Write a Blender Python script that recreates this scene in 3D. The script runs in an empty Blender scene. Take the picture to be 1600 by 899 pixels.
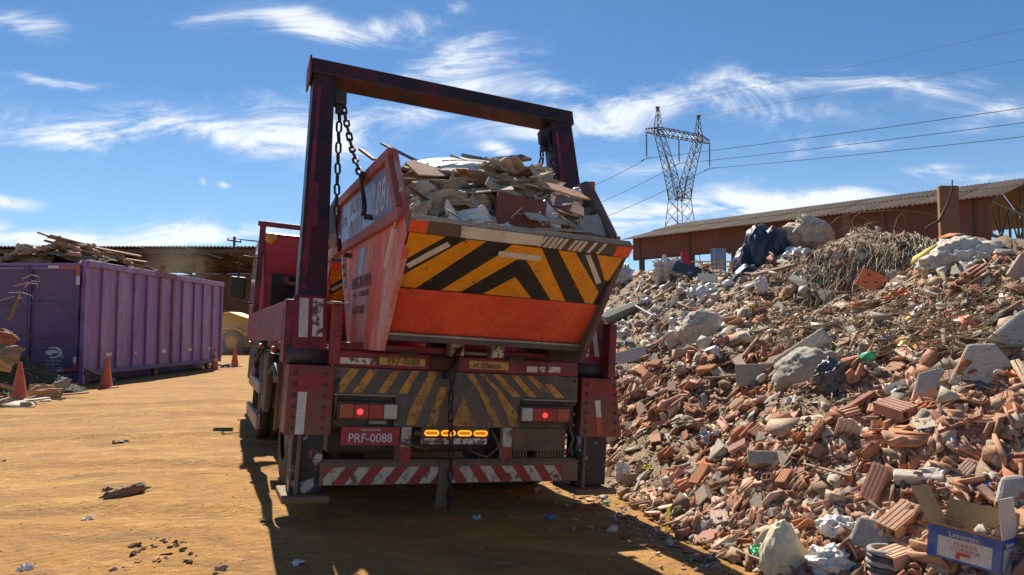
import bpy, bmesh, math, random
import numpy as np
from mathutils import Vector, Matrix, Euler, noise
random.seed(7); rng = np.random.default_rng(11)
C = bpy.context.scene; COL = C.collection
R = math.radians

# ------------------------------------------------------------------ camera
F, CAMH, W0, H0 = 1117.0, 1.3, 1600.0, 899.0
PITCH = math.atan((517 - 449.5) / F)
cam_d = bpy.data.cameras.new('camera'); cam = bpy.data.objects.new('camera', cam_d); COL.objects.link(cam)
cam_d.sensor_width = 36; cam_d.lens = F / W0 * 36; cam_d.clip_end = 5000; cam_d.clip_start = .05
cam.location = (0, 0, CAMH); cam.rotation_euler = (math.pi/2 + PITCH, 0, 0); C.camera = cam

# ------------------------------------------------------------------ sky, sun, exposure
SUN_AZ, SUN_EL = R(-17), R(46)          # azimuth from +Y, clockwise
w = bpy.data.worlds.new('World'); C.world = w; w.use_nodes = True
NT = w.node_tree; NT.nodes.clear()
def wn(t, **k):
    n = NT.nodes.new(t)
    for a, b in k.items(): setattr(n, a, b)
    return n
def wl(a, b): NT.links.new(a, b)
def wm(op, a, b=None, c=None):
    n = NT.nodes.new('ShaderNodeMath'); n.operation = op
    for i, v in enumerate((a, b, c)):
        if v is None: continue
        if isinstance(v, (int, float)): n.inputs[i].default_value = v
        else: wl(v, n.inputs[i])
    return n.outputs[0]
sky = wn('ShaderNodeTexSky', sky_type='NISHITA', sun_disc=False, sun_elevation=SUN_EL, sun_rotation=SUN_AZ,
         altitude=700, air_density=1.0, dust_density=.12, ozone_density=3.0)
out = wn('ShaderNodeOutputWorld'); bg = wn('ShaderNodeBackground'); bg.inputs[1].default_value = .09
tc = wn('ShaderNodeTexCoord'); sp = wn('ShaderNodeSeparateXYZ'); wl(tc.outputs['Generated'], sp.inputs[0])
yy = wm('MAXIMUM', sp.outputs[1], .06)
u0 = wm('DIVIDE', sp.outputs[0], yy); v0 = wm('DIVIDE', sp.outputs[2], yy)
cmb = wn('ShaderNodeCombineXYZ'); wl(u0, cmb.inputs[0]); wl(v0, cmb.inputs[1])
warp = wn('ShaderNodeTexNoise'); warp.inputs['Scale'].default_value = 5; warp.inputs['Detail'].default_value = 5; wl(cmb.outputs[0], warp.inputs['Vector'])
wsp = wn('ShaderNodeSeparateColor'); wl(warp.outputs['Color'], wsp.inputs[0])
u = wm('MULTIPLY_ADD', wm('SUBTRACT', wsp.outputs[0], .5), .16, u0)
v = wm('MULTIPLY_ADD', wm('SUBTRACT', wsp.outputs[1], .5), .10, v0)
# where the clouds of that day stood: direction (tangent of azimuth, tangent of elevation), size, tilt, strength
CL = [(-.42,.275,.17,.026,6,1.0), (-.60,.285,.08,.03,15,.9), (-.32,.262,.12,.02,3,.9), (-.33,.315,.05,.03,0,.75), (-.16,.305,.12,.032,-12,.9),
      (-.08,.37,.085,.03,-8,1.0), (-.27,.445,.16,.02,6,1.1), (-.69,.44,.09,.02,8,.9), (-.65,.36,.09,.007,10,.7), (-.47,.138,.24,.022,0,1.1), (-.68,.125,.14,.016,0,1.0),
      (-.015,.252,.026,.012,0,1.9), (-.408,.204,.011,.005,0,1.5), (-.438,.204,.009,.004,0,1.3), (.14,.325,.12,.03,4,1.0), (.06,.29,.10,.02,0,.9),
      (.34,.36,.09,.02,0,.9), (.53,.345,.13,.022,6,.8), (.36,.32,.11,.02,8,.9), (.42,.275,.03,.017,-20,1.0), (.29,.168,.15,.024,-4,1.1), (.45,.185,.15,.018,-6,1.0),
      (.60,.22,.06,.009,-6,.9), (.50,.257,.03,.007,0,.8), (.18,.222,.09,.018,0,.8), (.66,.20,.11,.012,-8,.8), (-.70,.19,.05,.01,10,.8),
      (.12,.15,.10,.025,0,.8), (-.10,.45,.03,.012,10,1.0), (.70,.30,.10,.02,-10,.6), (-.95,.3,.2,.05,0,.8), (1.0,.3,.2,.05,0,.8), (1.0,.6,.3,.05,20,.7), (-.9,.7,.3,.05,-15,.7), (.1,.85,.35,.04,10,.6)]
acc = None
for cu, cv, a, b, th, s in CL:
    ct, st_ = math.cos(R(-th)), math.sin(R(-th))
    du = wm('SUBTRACT', u, cu); dv = wm('SUBTRACT', v, cv)
    p = wm('DIVIDE', wm('MULTIPLY_ADD', du, ct, wm('MULTIPLY', dv, st_)), a)
    q = wm('DIVIDE', wm('MULTIPLY_ADD', dv, ct, wm('MULTIPLY', du, -st_)), b)
    e = wm('MULTIPLY', wm('EXPONENT', wm('MULTIPLY', wm('MULTIPLY_ADD', p, p, wm('MULTIPLY', q, q)), -1)), s)
    acc = e if acc is None else wm('ADD', acc, e)
mp = wn('ShaderNodeMapping'); mp.inputs['Scale'].default_value = (5, 15, 1); mp.inputs['Rotation'].default_value = (0, 0, R(8)); wl(cmb.outputs[0], mp.inputs['Vector'])
wisp = wn('ShaderNodeTexNoise'); wisp.inputs['Scale'].default_value = 1.0; wisp.inputs['Detail'].default_value = 14; wisp.inputs['Roughness'].default_value = .68; wisp.inputs['Distortion'].default_value = .9
wl(mp.outputs[0], wisp.inputs['Vector'])
wv = wm('MULTIPLY', wm('SUBTRACT', wisp.outputs['Fac'], .36), 4.6)
thin = wn('ShaderNodeMapRange'); wl(wisp.outputs['Fac'], thin.inputs[0]); thin.inputs[1].default_value = .52; thin.inputs[2].default_value = .85; thin.inputs[3].default_value = 0; thin.inputs[4].default_value = .35
dens = wm('ADD', wm('MULTIPLY', wm('MAXIMUM', wv, 0), acc), thin.outputs[0])
dn = wn('ShaderNodeMapRange', interpolation_type='SMOOTHSTEP'); wl(dens, dn.inputs[0]); dn.inputs[1].default_value = .05; dn.inputs[2].default_value = 1.15; dn.inputs[4].default_value = .93
gate = wn('ShaderNodeMapRange'); wl(sp.outputs[1], gate.inputs[0]); gate.inputs[1].default_value = .05; gate.inputs[2].default_value = .3
gf = wm('MULTIPLY', dn.outputs[0], gate.outputs[0])
# pale air near the horizon
hz = wn('ShaderNodeMapRange'); wl(sp.outputs[2], hz.inputs[0]); hz.inputs[1].default_value = 0; hz.inputs[2].default_value = .30; hz.inputs[3].default_value = .40; hz.inputs[4].default_value = 0
hm = wn('ShaderNodeMix', data_type='RGBA'); tn_ = wn('ShaderNodeMix', data_type='RGBA', blend_type='MULTIPLY'); tn_.inputs[0].default_value = 1; wl(sky.outputs[0], tn_.inputs[6]); tn_.inputs[7].default_value = (.44, .61, .73, 1)
wl(hz.outputs[0], hm.inputs[0]); wl(tn_.outputs[2], hm.inputs[6]); hm.inputs[7].default_value = (4.6, 6.2, 8.2, 1)
mx = wn('ShaderNodeMix', data_type='RGBA'); wl(gf, mx.inputs[0]); wl(hm.outputs[2], mx.inputs[6]); mx.inputs[7].default_value = (7.0, 7.3, 7.7, 1)
wl(mx.outputs[2], bg.inputs[0]); wl(bg.outputs[0], out.inputs[0])

sd = bpy.data.lights.new('sun', 'SUN'); sun = bpy.data.objects.new('sun', sd); COL.objects.link(sun)
sd.energy = 5.0; sd.angle = R(.53); sd.color = (1, .93, .82)
sv = Vector((math.sin(SUN_AZ)*math.cos(SUN_EL), math.cos(SUN_AZ)*math.cos(SUN_EL), math.sin(SUN_EL)))
sun.rotation_euler = sv.to_track_quat('Z', 'Y').to_euler(); sun.location = (0, 0, 30)
C.view_settings.view_transform = 'Standard'; C.view_settings.look = 'None'; C.view_settings.gamma = 1; C.view_settings.use_curve_mapping = False
C.view_settings.exposure = .66
C.render.engine = 'CYCLES'; C.cycles.max_bounces = 6; C.cycles.diffuse_bounces = 3; C.cycles.volume_bounces = 0; C.cycles.use_denoising = True

# ------------------------------------------------------------------ materials
def mat(name, c1, c2=None, amt=.5, scale=4, sharp=.25, rough=.7, rough2=None, metal=0, bump=.15, bscale=30, speck=None, speck_t=.62, speck_s=40, rand=0, attr=None, stretch=(1,1,1), emit=None, transl=0, coord='Object', mud=0, dent=0):
    m = bpy.data.materials.new(name); m.use_nodes = True; n = m.node_tree; N = n.nodes; L = n.links
    b = N['Principled BSDF']; b.inputs['Roughness'].default_value = rough; b.inputs['Metallic'].default_value = metal
    t = N.new('ShaderNodeTexCoord'); mpn = N.new('ShaderNodeMapping'); mpn.inputs['Scale'].default_value = stretch
    L.new(t.outputs[coord], mpn.inputs[0]); vec = mpn.outputs[0]
    oi = N.new('ShaderNodeObjectInfo')
    if rand or attr:      # shift the pattern from copy to copy
        add = N.new('ShaderNodeVectorMath'); add.operation = 'ADD'; sc = N.new('ShaderNodeVectorMath'); sc.operation = 'SCALE'; sc.inputs['Scale'].default_value = 37
        cb = N.new('ShaderNodeCombineXYZ'); L.new(oi.outputs['Random'], cb.inputs[0]); L.new(oi.outputs['Random'], cb.inputs[1]); L.new(cb.outputs[0], sc.inputs[0]); L.new(sc.outputs[0], add.inputs[0]); L.new(vec, add.inputs[1]); vec = add.outputs[0]
    def noi(s, d=6, r=.6):
        q = N.new('ShaderNodeTexNoise'); q.inputs['Scale'].default_value = s; q.inputs['Detail'].default_value = d; q.inputs['Roughness'].default_value = r; L.new(vec, q.inputs['Vector']); return q
    def mr(src, lo, hi, a=0, z=1):
        q = N.new('ShaderNodeMapRange'); L.new(src, q.inputs[0])
        for i, x in enumerate((lo, hi, a, z)): q.inputs[i+1].default_value = x
        return q.outputs[0]
    def mixc(fac, a, bb, mode='MIX'):
        q = N.new('ShaderNodeMix'); q.data_type = 'RGBA'; q.blend_type = mode; 
        if isinstance(fac, float): q.inputs[0].default_value = fac
        else: L.new(fac, q.inputs[0])
        for i, x in ((6, a), (7, bb)):
            if isinstance(x, tuple): q.inputs[i].default_value = (*x, 1)
            else: L.new(x, q.inputs[i])
        return q.outputs[2]
    col = tuple(c1)
    if attr:
        an = N.new('ShaderNodeAttribute'); an.attribute_name = attr; col = an.outputs['Color']
    if c2:
        n1 = noi(scale); t0 = .5 + (.5 - amt) * .55
        col = mixc(mr(n1.outputs['Fac'], t0 - sharp*.5, t0 + sharp*.5), col, tuple(c2))
    if speck:
        n2 = noi(speck_s, 4, .7); col = mixc(mr(n2.outputs['Fac'], speck_t, speck_t + .05), col, tuple(speck))
    fine = noi(scale*7 + 9, 5, .7)
    g = mr(fine.outputs['Fac'], .25, .75, .78, 1.18); gc = N.new('ShaderNodeCombineColor')
    for i in range(3): L.new(g, gc.inputs[i])
    col = mixc(1.0, col, gc.outputs[0], 'MULTIPLY')
    if rand:
        hs = N.new('ShaderNodeHueSaturation'); L.new(col, hs.inputs['Color']); L.new(mr(oi.outputs['Random'], 0, 1, 1 - rand, 1 + rand), hs.inputs['Value'])
        ml = N.new('ShaderNodeMath'); ml.operation = 'FRACT'; m2 = N.new('ShaderNodeMath'); m2.operation = 'MULTIPLY'; m2.inputs[1].default_value = 7.31; L.new(oi.outputs['Random'], m2.inputs[0]); L.new(m2.outputs[0], ml.inputs[0])
        L.new(mr(ml.outputs[0], 0, 1, 1 - rand*.8, 1 + rand*.3), hs.inputs['Saturation']); col = hs.outputs[0]
    if mud:        # dried mud thrown up on the low parts
        sz_ = N.new('ShaderNodeSeparateXYZ'); L.new(t.outputs['Object'], sz_.inputs[0]); mn = noi(5, 8, .7)
        ma = N.new('ShaderNodeMath'); ma.operation = 'MULTIPLY_ADD'; L.new(sz_.outputs[2], ma.inputs[0]); ma.inputs[1].default_value = -.55; L.new(mn.outputs['Fac'], ma.inputs[2])
        col = mixc(mr(ma.outputs[0], -.02, .38, 0, mud), col, (.24,.145,.075))
    L.new(col, b.inputs['Base Color'])
    if rough2 is not None:
        L.new(mr(noi(scale*2.3).outputs['Fac'], .35, .65, rough, rough2), b.inputs['Roughness'])
    if bump:
        bn = N.new('ShaderNodeBump'); bn.inputs['Strength'].default_value = bump; bn.inputs['Distance'].default_value = .02; L.new(noi(bscale, 6, .65).outputs['Fac'], bn.inputs['Height']); L.new(bn.outputs[0], b.inputs['Normal'])
    if dent:
        dn_ = N.new('ShaderNodeBump'); dn_.inputs['Strength'].default_value = 1; dn_.inputs['Distance'].default_value = dent; L.new(noi(2.6, 2, .5).outputs['Fac'], dn_.inputs['Height']); L.new(bn.outputs[0], dn_.inputs['Normal']); L.new(dn_.outputs[0], b.inputs['Normal'])
    if emit:
        b.inputs['Emission Color'].default_value = (*emit[:3], 1); b.inputs['Emission Strength'].default_value = emit[3]
    if transl:
        b.inputs['Transmission Weight'].default_value = 0; b.inputs['Subsurface Weight'].default_value = transl; b.inputs['Subsurface Radius'].default_value = (.05, .05, .05)
    return m
M = {}
M['red'] = mat('red truck paint', (.23,.018,.02), (.12,.045,.03), .45, 3, .3, .42, .65, bump=.08, speck=(.07,.03,.02), speck_t=.66, speck_s=25, mud=.5)
M['cabred'] = mat('bright red cab paint', (.50,.012,.018), (.30,.03,.03), .35, 2, .4, .35, bump=.02)
M['wine'] = mat('worn dark red gantry paint', (.10,.014,.012), (.028,.016,.014), .55, 4, .25, .38, .6, bump=.12, speck=(.16,.035,.025), speck_t=.64, speck_s=9)
M['wine2'] = mat('worn wine paint', (.27,.022,.03), (.06,.02,.018), .4, 5, .25, .4, .65, bump=.12, speck=(.05,.02,.018), speck_t=.62, speck_s=22, mud=.7, dent=.02)
M['skipred'] = mat('faded orange red skip paint', (.60,.105,.055), (.62,.36,.30), .42, 3.2, .22, .6, bump=.12, speck=(.14,.06,.04), speck_t=.64, speck_s=16, stretch=(1,1.3,.45), dent=.05)
M['skipframe'] = mat('skip rim paint', (.46,.10,.06), (.24,.07,.045), .5, 6, .3, .6, bump=.2, speck=(.12,.06,.04), speck_t=.64, speck_s=30)
M['skiporange'] = mat('orange skip paint', (.88,.13,.045), (.66,.07,.045), .5, 2.5, .4, .42, .6, bump=.06, speck=(.22,.08,.045), speck_t=.635, speck_s=12, dent=.06)
M['skipin'] = mat('bare dirty steel inside of skip', (.16,.12,.09), (.09,.06,.045), .5, 5, .4, .85, bump=.25)
M['black'] = mat('black hazard paint', (.018,.018,.018), (.035,.032,.028), .5, 5, .3, .5, bump=.08, speck=(.14,.10,.07), speck_t=.63, speck_s=14, dent=.05)
M['amber'] = mat('amber hazard paint', (.85,.34,.018), (.70,.25,.015), .5, 4, .4, .45, bump=.06, speck=(.16,.08,.03), speck_t=.645, speck_s=13, dent=.05)
M['rearblack'] = mat('scuffed black tail panel', (.05,.05,.05), (.11,.09,.075), .5, 6, .3, .5, bump=.2, bscale=14, speck=(.16,.07,.045), speck_t=.60, speck_s=14, mud=.75, dent=.03)
M['rearamber'] = mat('chipped yellow tail stripes', (.62,.29,.03), (.33,.11,.03), .45, 14, .15, .5, bump=.2, bscale=14, speck=(.06,.03,.025), speck_t=.57, speck_s=30, mud=.55)
M['tapew'] = mat('white reflective tape', (.72,.68,.60), (.52,.44,.36), .4, 8, .4, .4, bump=.04)
M['tapewworn'] = mat('torn white tape', (.70,.64,.55), (.17,.07,.045), .45, 22, .1, .5, bump=.1)
M['tapey'] = mat('yellow tape', (.62,.36,.06), (.35,.13,.05), .35, 18, .15, .5, bump=.05)
M['tapeo'] = mat('orange red tape', (.55,.10,.03), (.40,.06,.03), .4, 10, .3, .45, bump=.03)
M['bumpred'] = mat('red bumper stripe', (.42,.035,.022), (.12,.045,.03), .35, 16, .12, .5, bump=.15)
M['bumpwhite'] = mat('cream bumper stripe', (.62,.50,.36), (.16,.06,.04), .38, 16, .12, .5, bump=.15)
M['dark'] = mat('black grease and chassis steel', (.03,.027,.024), (.08,.06,.045), .5, 6, .4, .6, bump=.25, mud=.6)
M['brownsteel'] = mat('rusty brown steel', (.10,.045,.028), (.06,.035,.026), .5, 7, .4, .75, bump=.25, mud=.9)
M['chain'] = mat('rusty chain steel', (.06,.035,.028), (.03,.022,.02), .5, 30, .4, .55, metal=.4, bump=.2)
M['tyre'] = mat('dusty tyre rubber', (.028,.025,.022), (.20,.13,.075), .5, 4, .6, .9, bump=.3)
M['alu'] = mat('dusty aluminium rail', (.40,.36,.31), (.26,.19,.13), .5, 5, .5, .5, metal=.3, bump=.1)
M['lensred'] = mat('red tail lens', (.38,.03,.035), rough=.25, bump=.02)
M['lenslit'] = mat('lit red lamp', (.6,.02,.02), rough=.3, emit=(1,.03,.03,2.0))
M['lensor'] = mat('orange tail lens', (.40,.09,.03), rough=.25, bump=.02)
M['lenscl'] = mat('clear tail lens', (.55,.50,.40), rough=.2, bump=.05)
M['ledlit'] = mat('lit amber lamp ring', (.9,.4,.02), rough=.3, emit=(1,.36,.02,1.1))
M['ledin'] = mat('amber lamp inner', (.45,.16,.015), rough=.3, emit=(1,.3,.02,.25))
M['plate'] = mat('red licence plate', (.42,.03,.04), (.30,.04,.05), .4, 10, .4, .45, bump=.04)
M['letw'] = mat('white letters', (.75,.70,.66), rough=.5, bump=0)
M['letk'] = mat('dark letters', (.03,.025,.03), rough=.5, bump=0)
M['letfade'] = mat('faded dark lettering', (.14,.035,.03), (.42,.11,.08), .38, 30, .3, .6, bump=0)
M['letblue'] = mat('white numbers on blue', (.62,.58,.56), (.24,.27,.36), .38, 14, .4, .6, bump=0)
M['bluepanel'] = mat('faded blue panel', (.075,.13,.28), (.26,.31,.40), .5, 3, .6, .35, bump=.05, stretch=(1,.5,4))
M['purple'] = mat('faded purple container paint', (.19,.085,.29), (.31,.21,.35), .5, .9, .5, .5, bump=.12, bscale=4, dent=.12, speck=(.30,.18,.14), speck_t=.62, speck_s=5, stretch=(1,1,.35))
M['purpleshade'] = mat('purple container paint darkened as shade', (.085,.045,.125), (.17,.10,.20), .45, .9, .7, .55, bump=.12, bscale=4)  # darker copy of the purple: shade on the container end, in the colour
M['rustedge'] = mat('rusted orange purple edge', (.28,.14,.09), (.16,.07,.17), .5, 3, .3, .7, bump=.2)
M['brick'] = mat('broken red clay', (.49,.165,.07), (.56,.31,.18), .45, 9, .5, .9, bump=.35, bscale=40, rand=.34)
M['brick2'] = mat('pale dusty clay', (.55,.28,.16), (.58,.44,.31), .5, 8, .5, .9, bump=.35, bscale=40, rand=.25)
M['concrete'] = mat('broken concrete', (.47,.41,.31), (.60,.53,.42), .5, 7, .5, .95, bump=.6, bscale=30, rand=.25, speck=(.20,.17,.14), speck_t=.62, speck_s=30)
M['concgrey'] = mat('grey concrete', (.34,.32,.28), (.43,.39,.33), .5, 6, .5, .92, bump=.4, bscale=40, rand=.12)
M['frag'] = mat('small rubble fragments', (1,1,1), (.46,.36,.25), .22, 1.6, .6, .92, bump=.3, bscale=60, attr='tint')
M['soil'] = mat('rubble dust and soil', (.20,.13,.07), (.33,.24,.15), .5, 2.2, .5, .95, bump=.9, bscale=16, speck=(.30,.12,.07), speck_t=.60, speck_s=14)
M['wood'] = mat('weathered timber', (.36,.22,.12), (.22,.13,.075), .5, 5, .4, .8, bump=.35, bscale=20, stretch=(1,1,1), rand=.3)
M['woodred'] = mat('reddish timber', (.35,.13,.06), (.24,.09,.05), .5, 5, .4, .8, bump=.3)
M['frond'] = mat('dry palm fibres', (.27,.19,.115), (.11,.075,.05), .5, 5, .5, .8, bump=.2, attr='tint')
M['plastw'] = mat('white plastic film', (.72,.69,.64), (.55,.50,.44), .4, 5, .5, .38, bump=.25, bscale=14)
M['redslab'] = mat('red brown slab', (.24,.065,.04), (.18,.06,.04), .5, 5, .4, .85, bump=.3, speck=(.42,.30,.22), speck_t=.66, speck_s=9)
M['paperbag'] = mat('cement bag paper', (.55,.42,.25), (.34,.24,.14), .5, 5, .5, .8, bump=.35, bscale=14, rand=.2)
M['card'] = mat('brown cardboard', (.50,.32,.14), (.42,.26,.115), .5, 5, .5, .85, bump=.05)
M['cardin'] = mat('inside of cardboard box', (.40,.27,.12), (.46,.33,.17), .5, 5, .5, .85, bump=.05, speck=(.6,.5,.35), speck_t=.7, speck_s=20)
M['cardw'] = mat('white printed cardboard', (.66,.62,.58), (.60,.55,.50), .5, 4, .5, .6, bump=.03)
M['cardblue'] = mat('blue printed cardboard', (.02,.085,.40), (.20,.22,.34), .36, 9, .5, .5, bump=.02)
M['cardred'] = mat('red print', (.60,.06,.035), rough=.6, bump=0)
M['cardpink'] = mat('pale red print', (.62,.22,.16), rough=.6, bump=0)
M['tarp'] = mat('black tarpaulin', (.022,.026,.042), (.05,.055,.075), .5, 3, .5, .38, bump=.4, bscale=9)
M['greyplastic'] = mat('dark grey plastic', (.055,.06,.065), (.13,.13,.125), .5, 4, .5, .35, bump=.3)
M['bigbag'] = mat('dirty woven big bag', (.55,.47,.38), (.42,.22,.14), .45, 1.6, .3, .8, bump=.3, bscale=20)
M['sack'] = mat('cream woven sack', (.80,.70,.48), (.66,.52,.30), .4, 3, .5, .75, bump=.25, bscale=50, speck=(.60,.40,.12), speck_t=.68, speck_s=8)
M['orangepl'] = mat('orange plastic', (.80,.17,.03), (.72,.24,.10), .4, 6, .4, .4, bump=.05)
M['yellowpl'] = mat('yellow plastic', (.75,.55,.03), rough=.4, bump=.02)
M['greenpl'] = mat('green plastic', (.05,.45,.20), (.08,.5,.3), .4, 20, .4, .4, bump=.02)
M['pipeclay'] = mat('clay red pipe', (.45,.12,.05), (.38,.12,.07), .4, 6, .4, .6, bump=.05)
M['bucket'] = mat('white bucket plastic', (.74,.70,.66), (.62,.56,.50), .4, 8, .4, .4, bump=.02)
M['mattress'] = mat('grey green padded fabric', (.20,.20,.16), (.27,.26,.20), .5, 5, .5, .8, bump=.2)
M['cone'] = mat('dusty orange cone rubber', (.62,.10,.035), (.42,.16,.08), .45, 3, .6, .6, bump=.05)
M['conew'] = mat('dirty white cone band', (.58,.48,.38), (.40,.25,.15), .4, 8, .5, .6, bump=.03)
M['roofr'] = mat('weathered brown fibre cement roofing', (.20,.135,.09), (.27,.19,.13), .5, .5, .6, .9, bump=.15, bscale=3, rand=.10)
M['cladding'] = mat('brown red painted cladding', (.165,.055,.035), (.13,.05,.035), .5, .6, .5, .7, bump=.05, rand=.05)
M['claddark'] = mat('dark steel truss', (.05,.045,.04), (.08,.065,.05), .5, 3, .5, .7, bump=.05)
M['truss'] = mat('grey painted truss', (.17,.15,.125), (.12,.10,.08), .5, 3, .5, .7, bump=.05)
M['post'] = mat('brown rendered pillar', (.20,.10,.06), (.15,.075,.05), .5, 1.2, .5, .85, bump=.1)
M['postlit'] = mat('pillar edge painted sunlit', (.46,.28,.10), rough=.8, bump=.1)  # sunlight on the pillar's left edge, put into the colour
M['lattice'] = mat('galvanised lattice steel', (.085,.095,.11), (.12,.13,.14), .5, .3, .5, .5, metal=.3, bump=0)
M['roofl'] = mat('dark old roofing', (.11,.075,.055), (.16,.105,.07), .5, .4, .5, .9, bump=.1, bscale=3, rand=.1)
M['farwall'] = mat('distant red brick wall', (.30,.15,.10), (.24,.13,.095), .5, .5, .5, .9, bump=.05)
M['fargrey'] = mat('distant grey metal roofing', (.27,.26,.25), (.20,.20,.19), .5, .3, .5, .9, bump=.02)
M['loader'] = mat('dusty yellow loader paint', (.62,.30,.02), (.46,.26,.05), .5, 1.5, .5, .6, bump=.05)
M['tan'] = mat('dusty wheel rim', (.42,.32,.18), (.34,.26,.16), .5, 4, .5, .8, bump=.1)
M['glass'] = mat('dark glass', (.02,.025,.03), rough=.08, bump=0)
M['wire'] = mat('aluminium wire', (.06,.065,.075), rough=1, bump=0)
M['curtain'] = mat('blue sheeting', (.12,.20,.42), (.34,.42,.58), .45, 2.5, .2, .5, bump=.1, stretch=(6,6,.4))
M['railyel'] = mat('yellow railing paint', (.55,.33,.04), rough=.6, bump=0)
M['netting'] = mat('dark green netting and weeds', (.035,.045,.022), (.075,.07,.035), .5, 5, .5, .9, bump=.8, bscale=25, attr=None)
M['rebar'] = mat('rusty rod', (.07,.035,.022), rough=.8, bump=.05)
M['mud'] = mat('dried dark mud', (.15,.085,.04), (.09,.05,.025), .5, 9, .5, .95, bump=.5)
M['foil'] = mat('glossy film wrapper', (.60,.62,.64), (.40,.42,.46), .5, 5, .5, .25, bump=.3)

# ground: ochre dirt with wheel streaks
gm = mat('dry ochre dirt', (.42,.205,.038), (.29,.13,.025), .45, .45, .5, .95, bump=.5, bscale=7, speck=(.49,.32,.12), speck_t=.64, speck_s=1.3, stretch=(1,1.6,1))
n = gm.node_tree; N = n.nodes; L = n.links; bsdf = N['Principled BSDF']
src = bsdf.inputs['Base Color'].links[0].from_socket
tcg = N.new('ShaderNodeTexCoord'); 
def gnoise(scale, mapping, rot=0, detail=8):
    mp_ = N.new('ShaderNodeMapping'); mp_.inputs['Scale'].default_value = mapping; mp_.inputs['Rotation'].default_value = (0,0,rot); L.new(tcg.outputs['Object'], mp_.inputs[0])
    q = N.new('ShaderNodeTexNoise'); q.inputs['Scale'].default_value = scale; q.inputs['Detail'].default_value = detail; q.inputs['Roughness'].default_value = .65; L.new(mp_.outputs[0], q.inputs['Vector']); return q.outputs['Fac']
def gmr(s, lo, hi, a, b):
    q = N.new('ShaderNodeMapRange'); L.new(s, q.inputs[0])
    for i, x in enumerate((lo, hi, a, b)): q.inputs[i+1].default_value = x
    return q.outputs[0]
def gmix(f, a, b, mode='MIX'):
    q = N.new('ShaderNodeMix'); q.data_type = 'RGBA'; q.blend_type = mode; L.new(f, q.inputs[0]); L.new(a, q.inputs[6]); q.inputs[7].default_value = (*b, 1); return q.outputs[2]
c_ = gmix(gmr(gnoise(1.3, (.55, 2.0, 1), R(14)), .50, .66, 0, .75), src, (.50,.28,.07))
c_ = gmix(gmr(gnoise(2.1, (.6, 1.7, 1), R(-10)), .53, .62, 0, .65), c_, (.19,.095,.03))
c_ = gmix(gmr(gnoise(7, (.8, 1.3, 1)), .60, .68, 0, .75), c_, (.16,.09,.035))
c_ = gmix(gmr(gnoise(4.5, (.8, 1.6, 1), R(30), 10), .52, .60, 0, .5), c_, (.27,.14,.045))
c_ = gmix(gmr(gnoise(5.5, (.7, 1.8, 1), R(-25), 10), .56, .64, 0, .55), c_, (.53,.31,.10))
c_ = gmix(gmr(gnoise(14, (1, 1.3, 1)), .64, .70, 0, .6), c_, (.58,.40,.19))
L.new(c_, bsdf.inputs['Base Color'])
b2 = N.new('ShaderNodeBump'); b2.inputs['Strength'].default_value = .9; b2.inputs['Distance'].default_value = .035
mh = N.new('ShaderNodeMath'); mh.operation = 'ADD'; L.new(gnoise(2.6, (.8, 1.5, 1), R(20), 10), mh.inputs[0]); L.new(gnoise(18, (1, 1, 1), 0, 4), mh.inputs[1])
L.new(mh.outputs[0], b2.inputs['Height']); L.new(b2.outputs[0], bsdf.inputs['Normal'])
M['ground'] = gm

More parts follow.
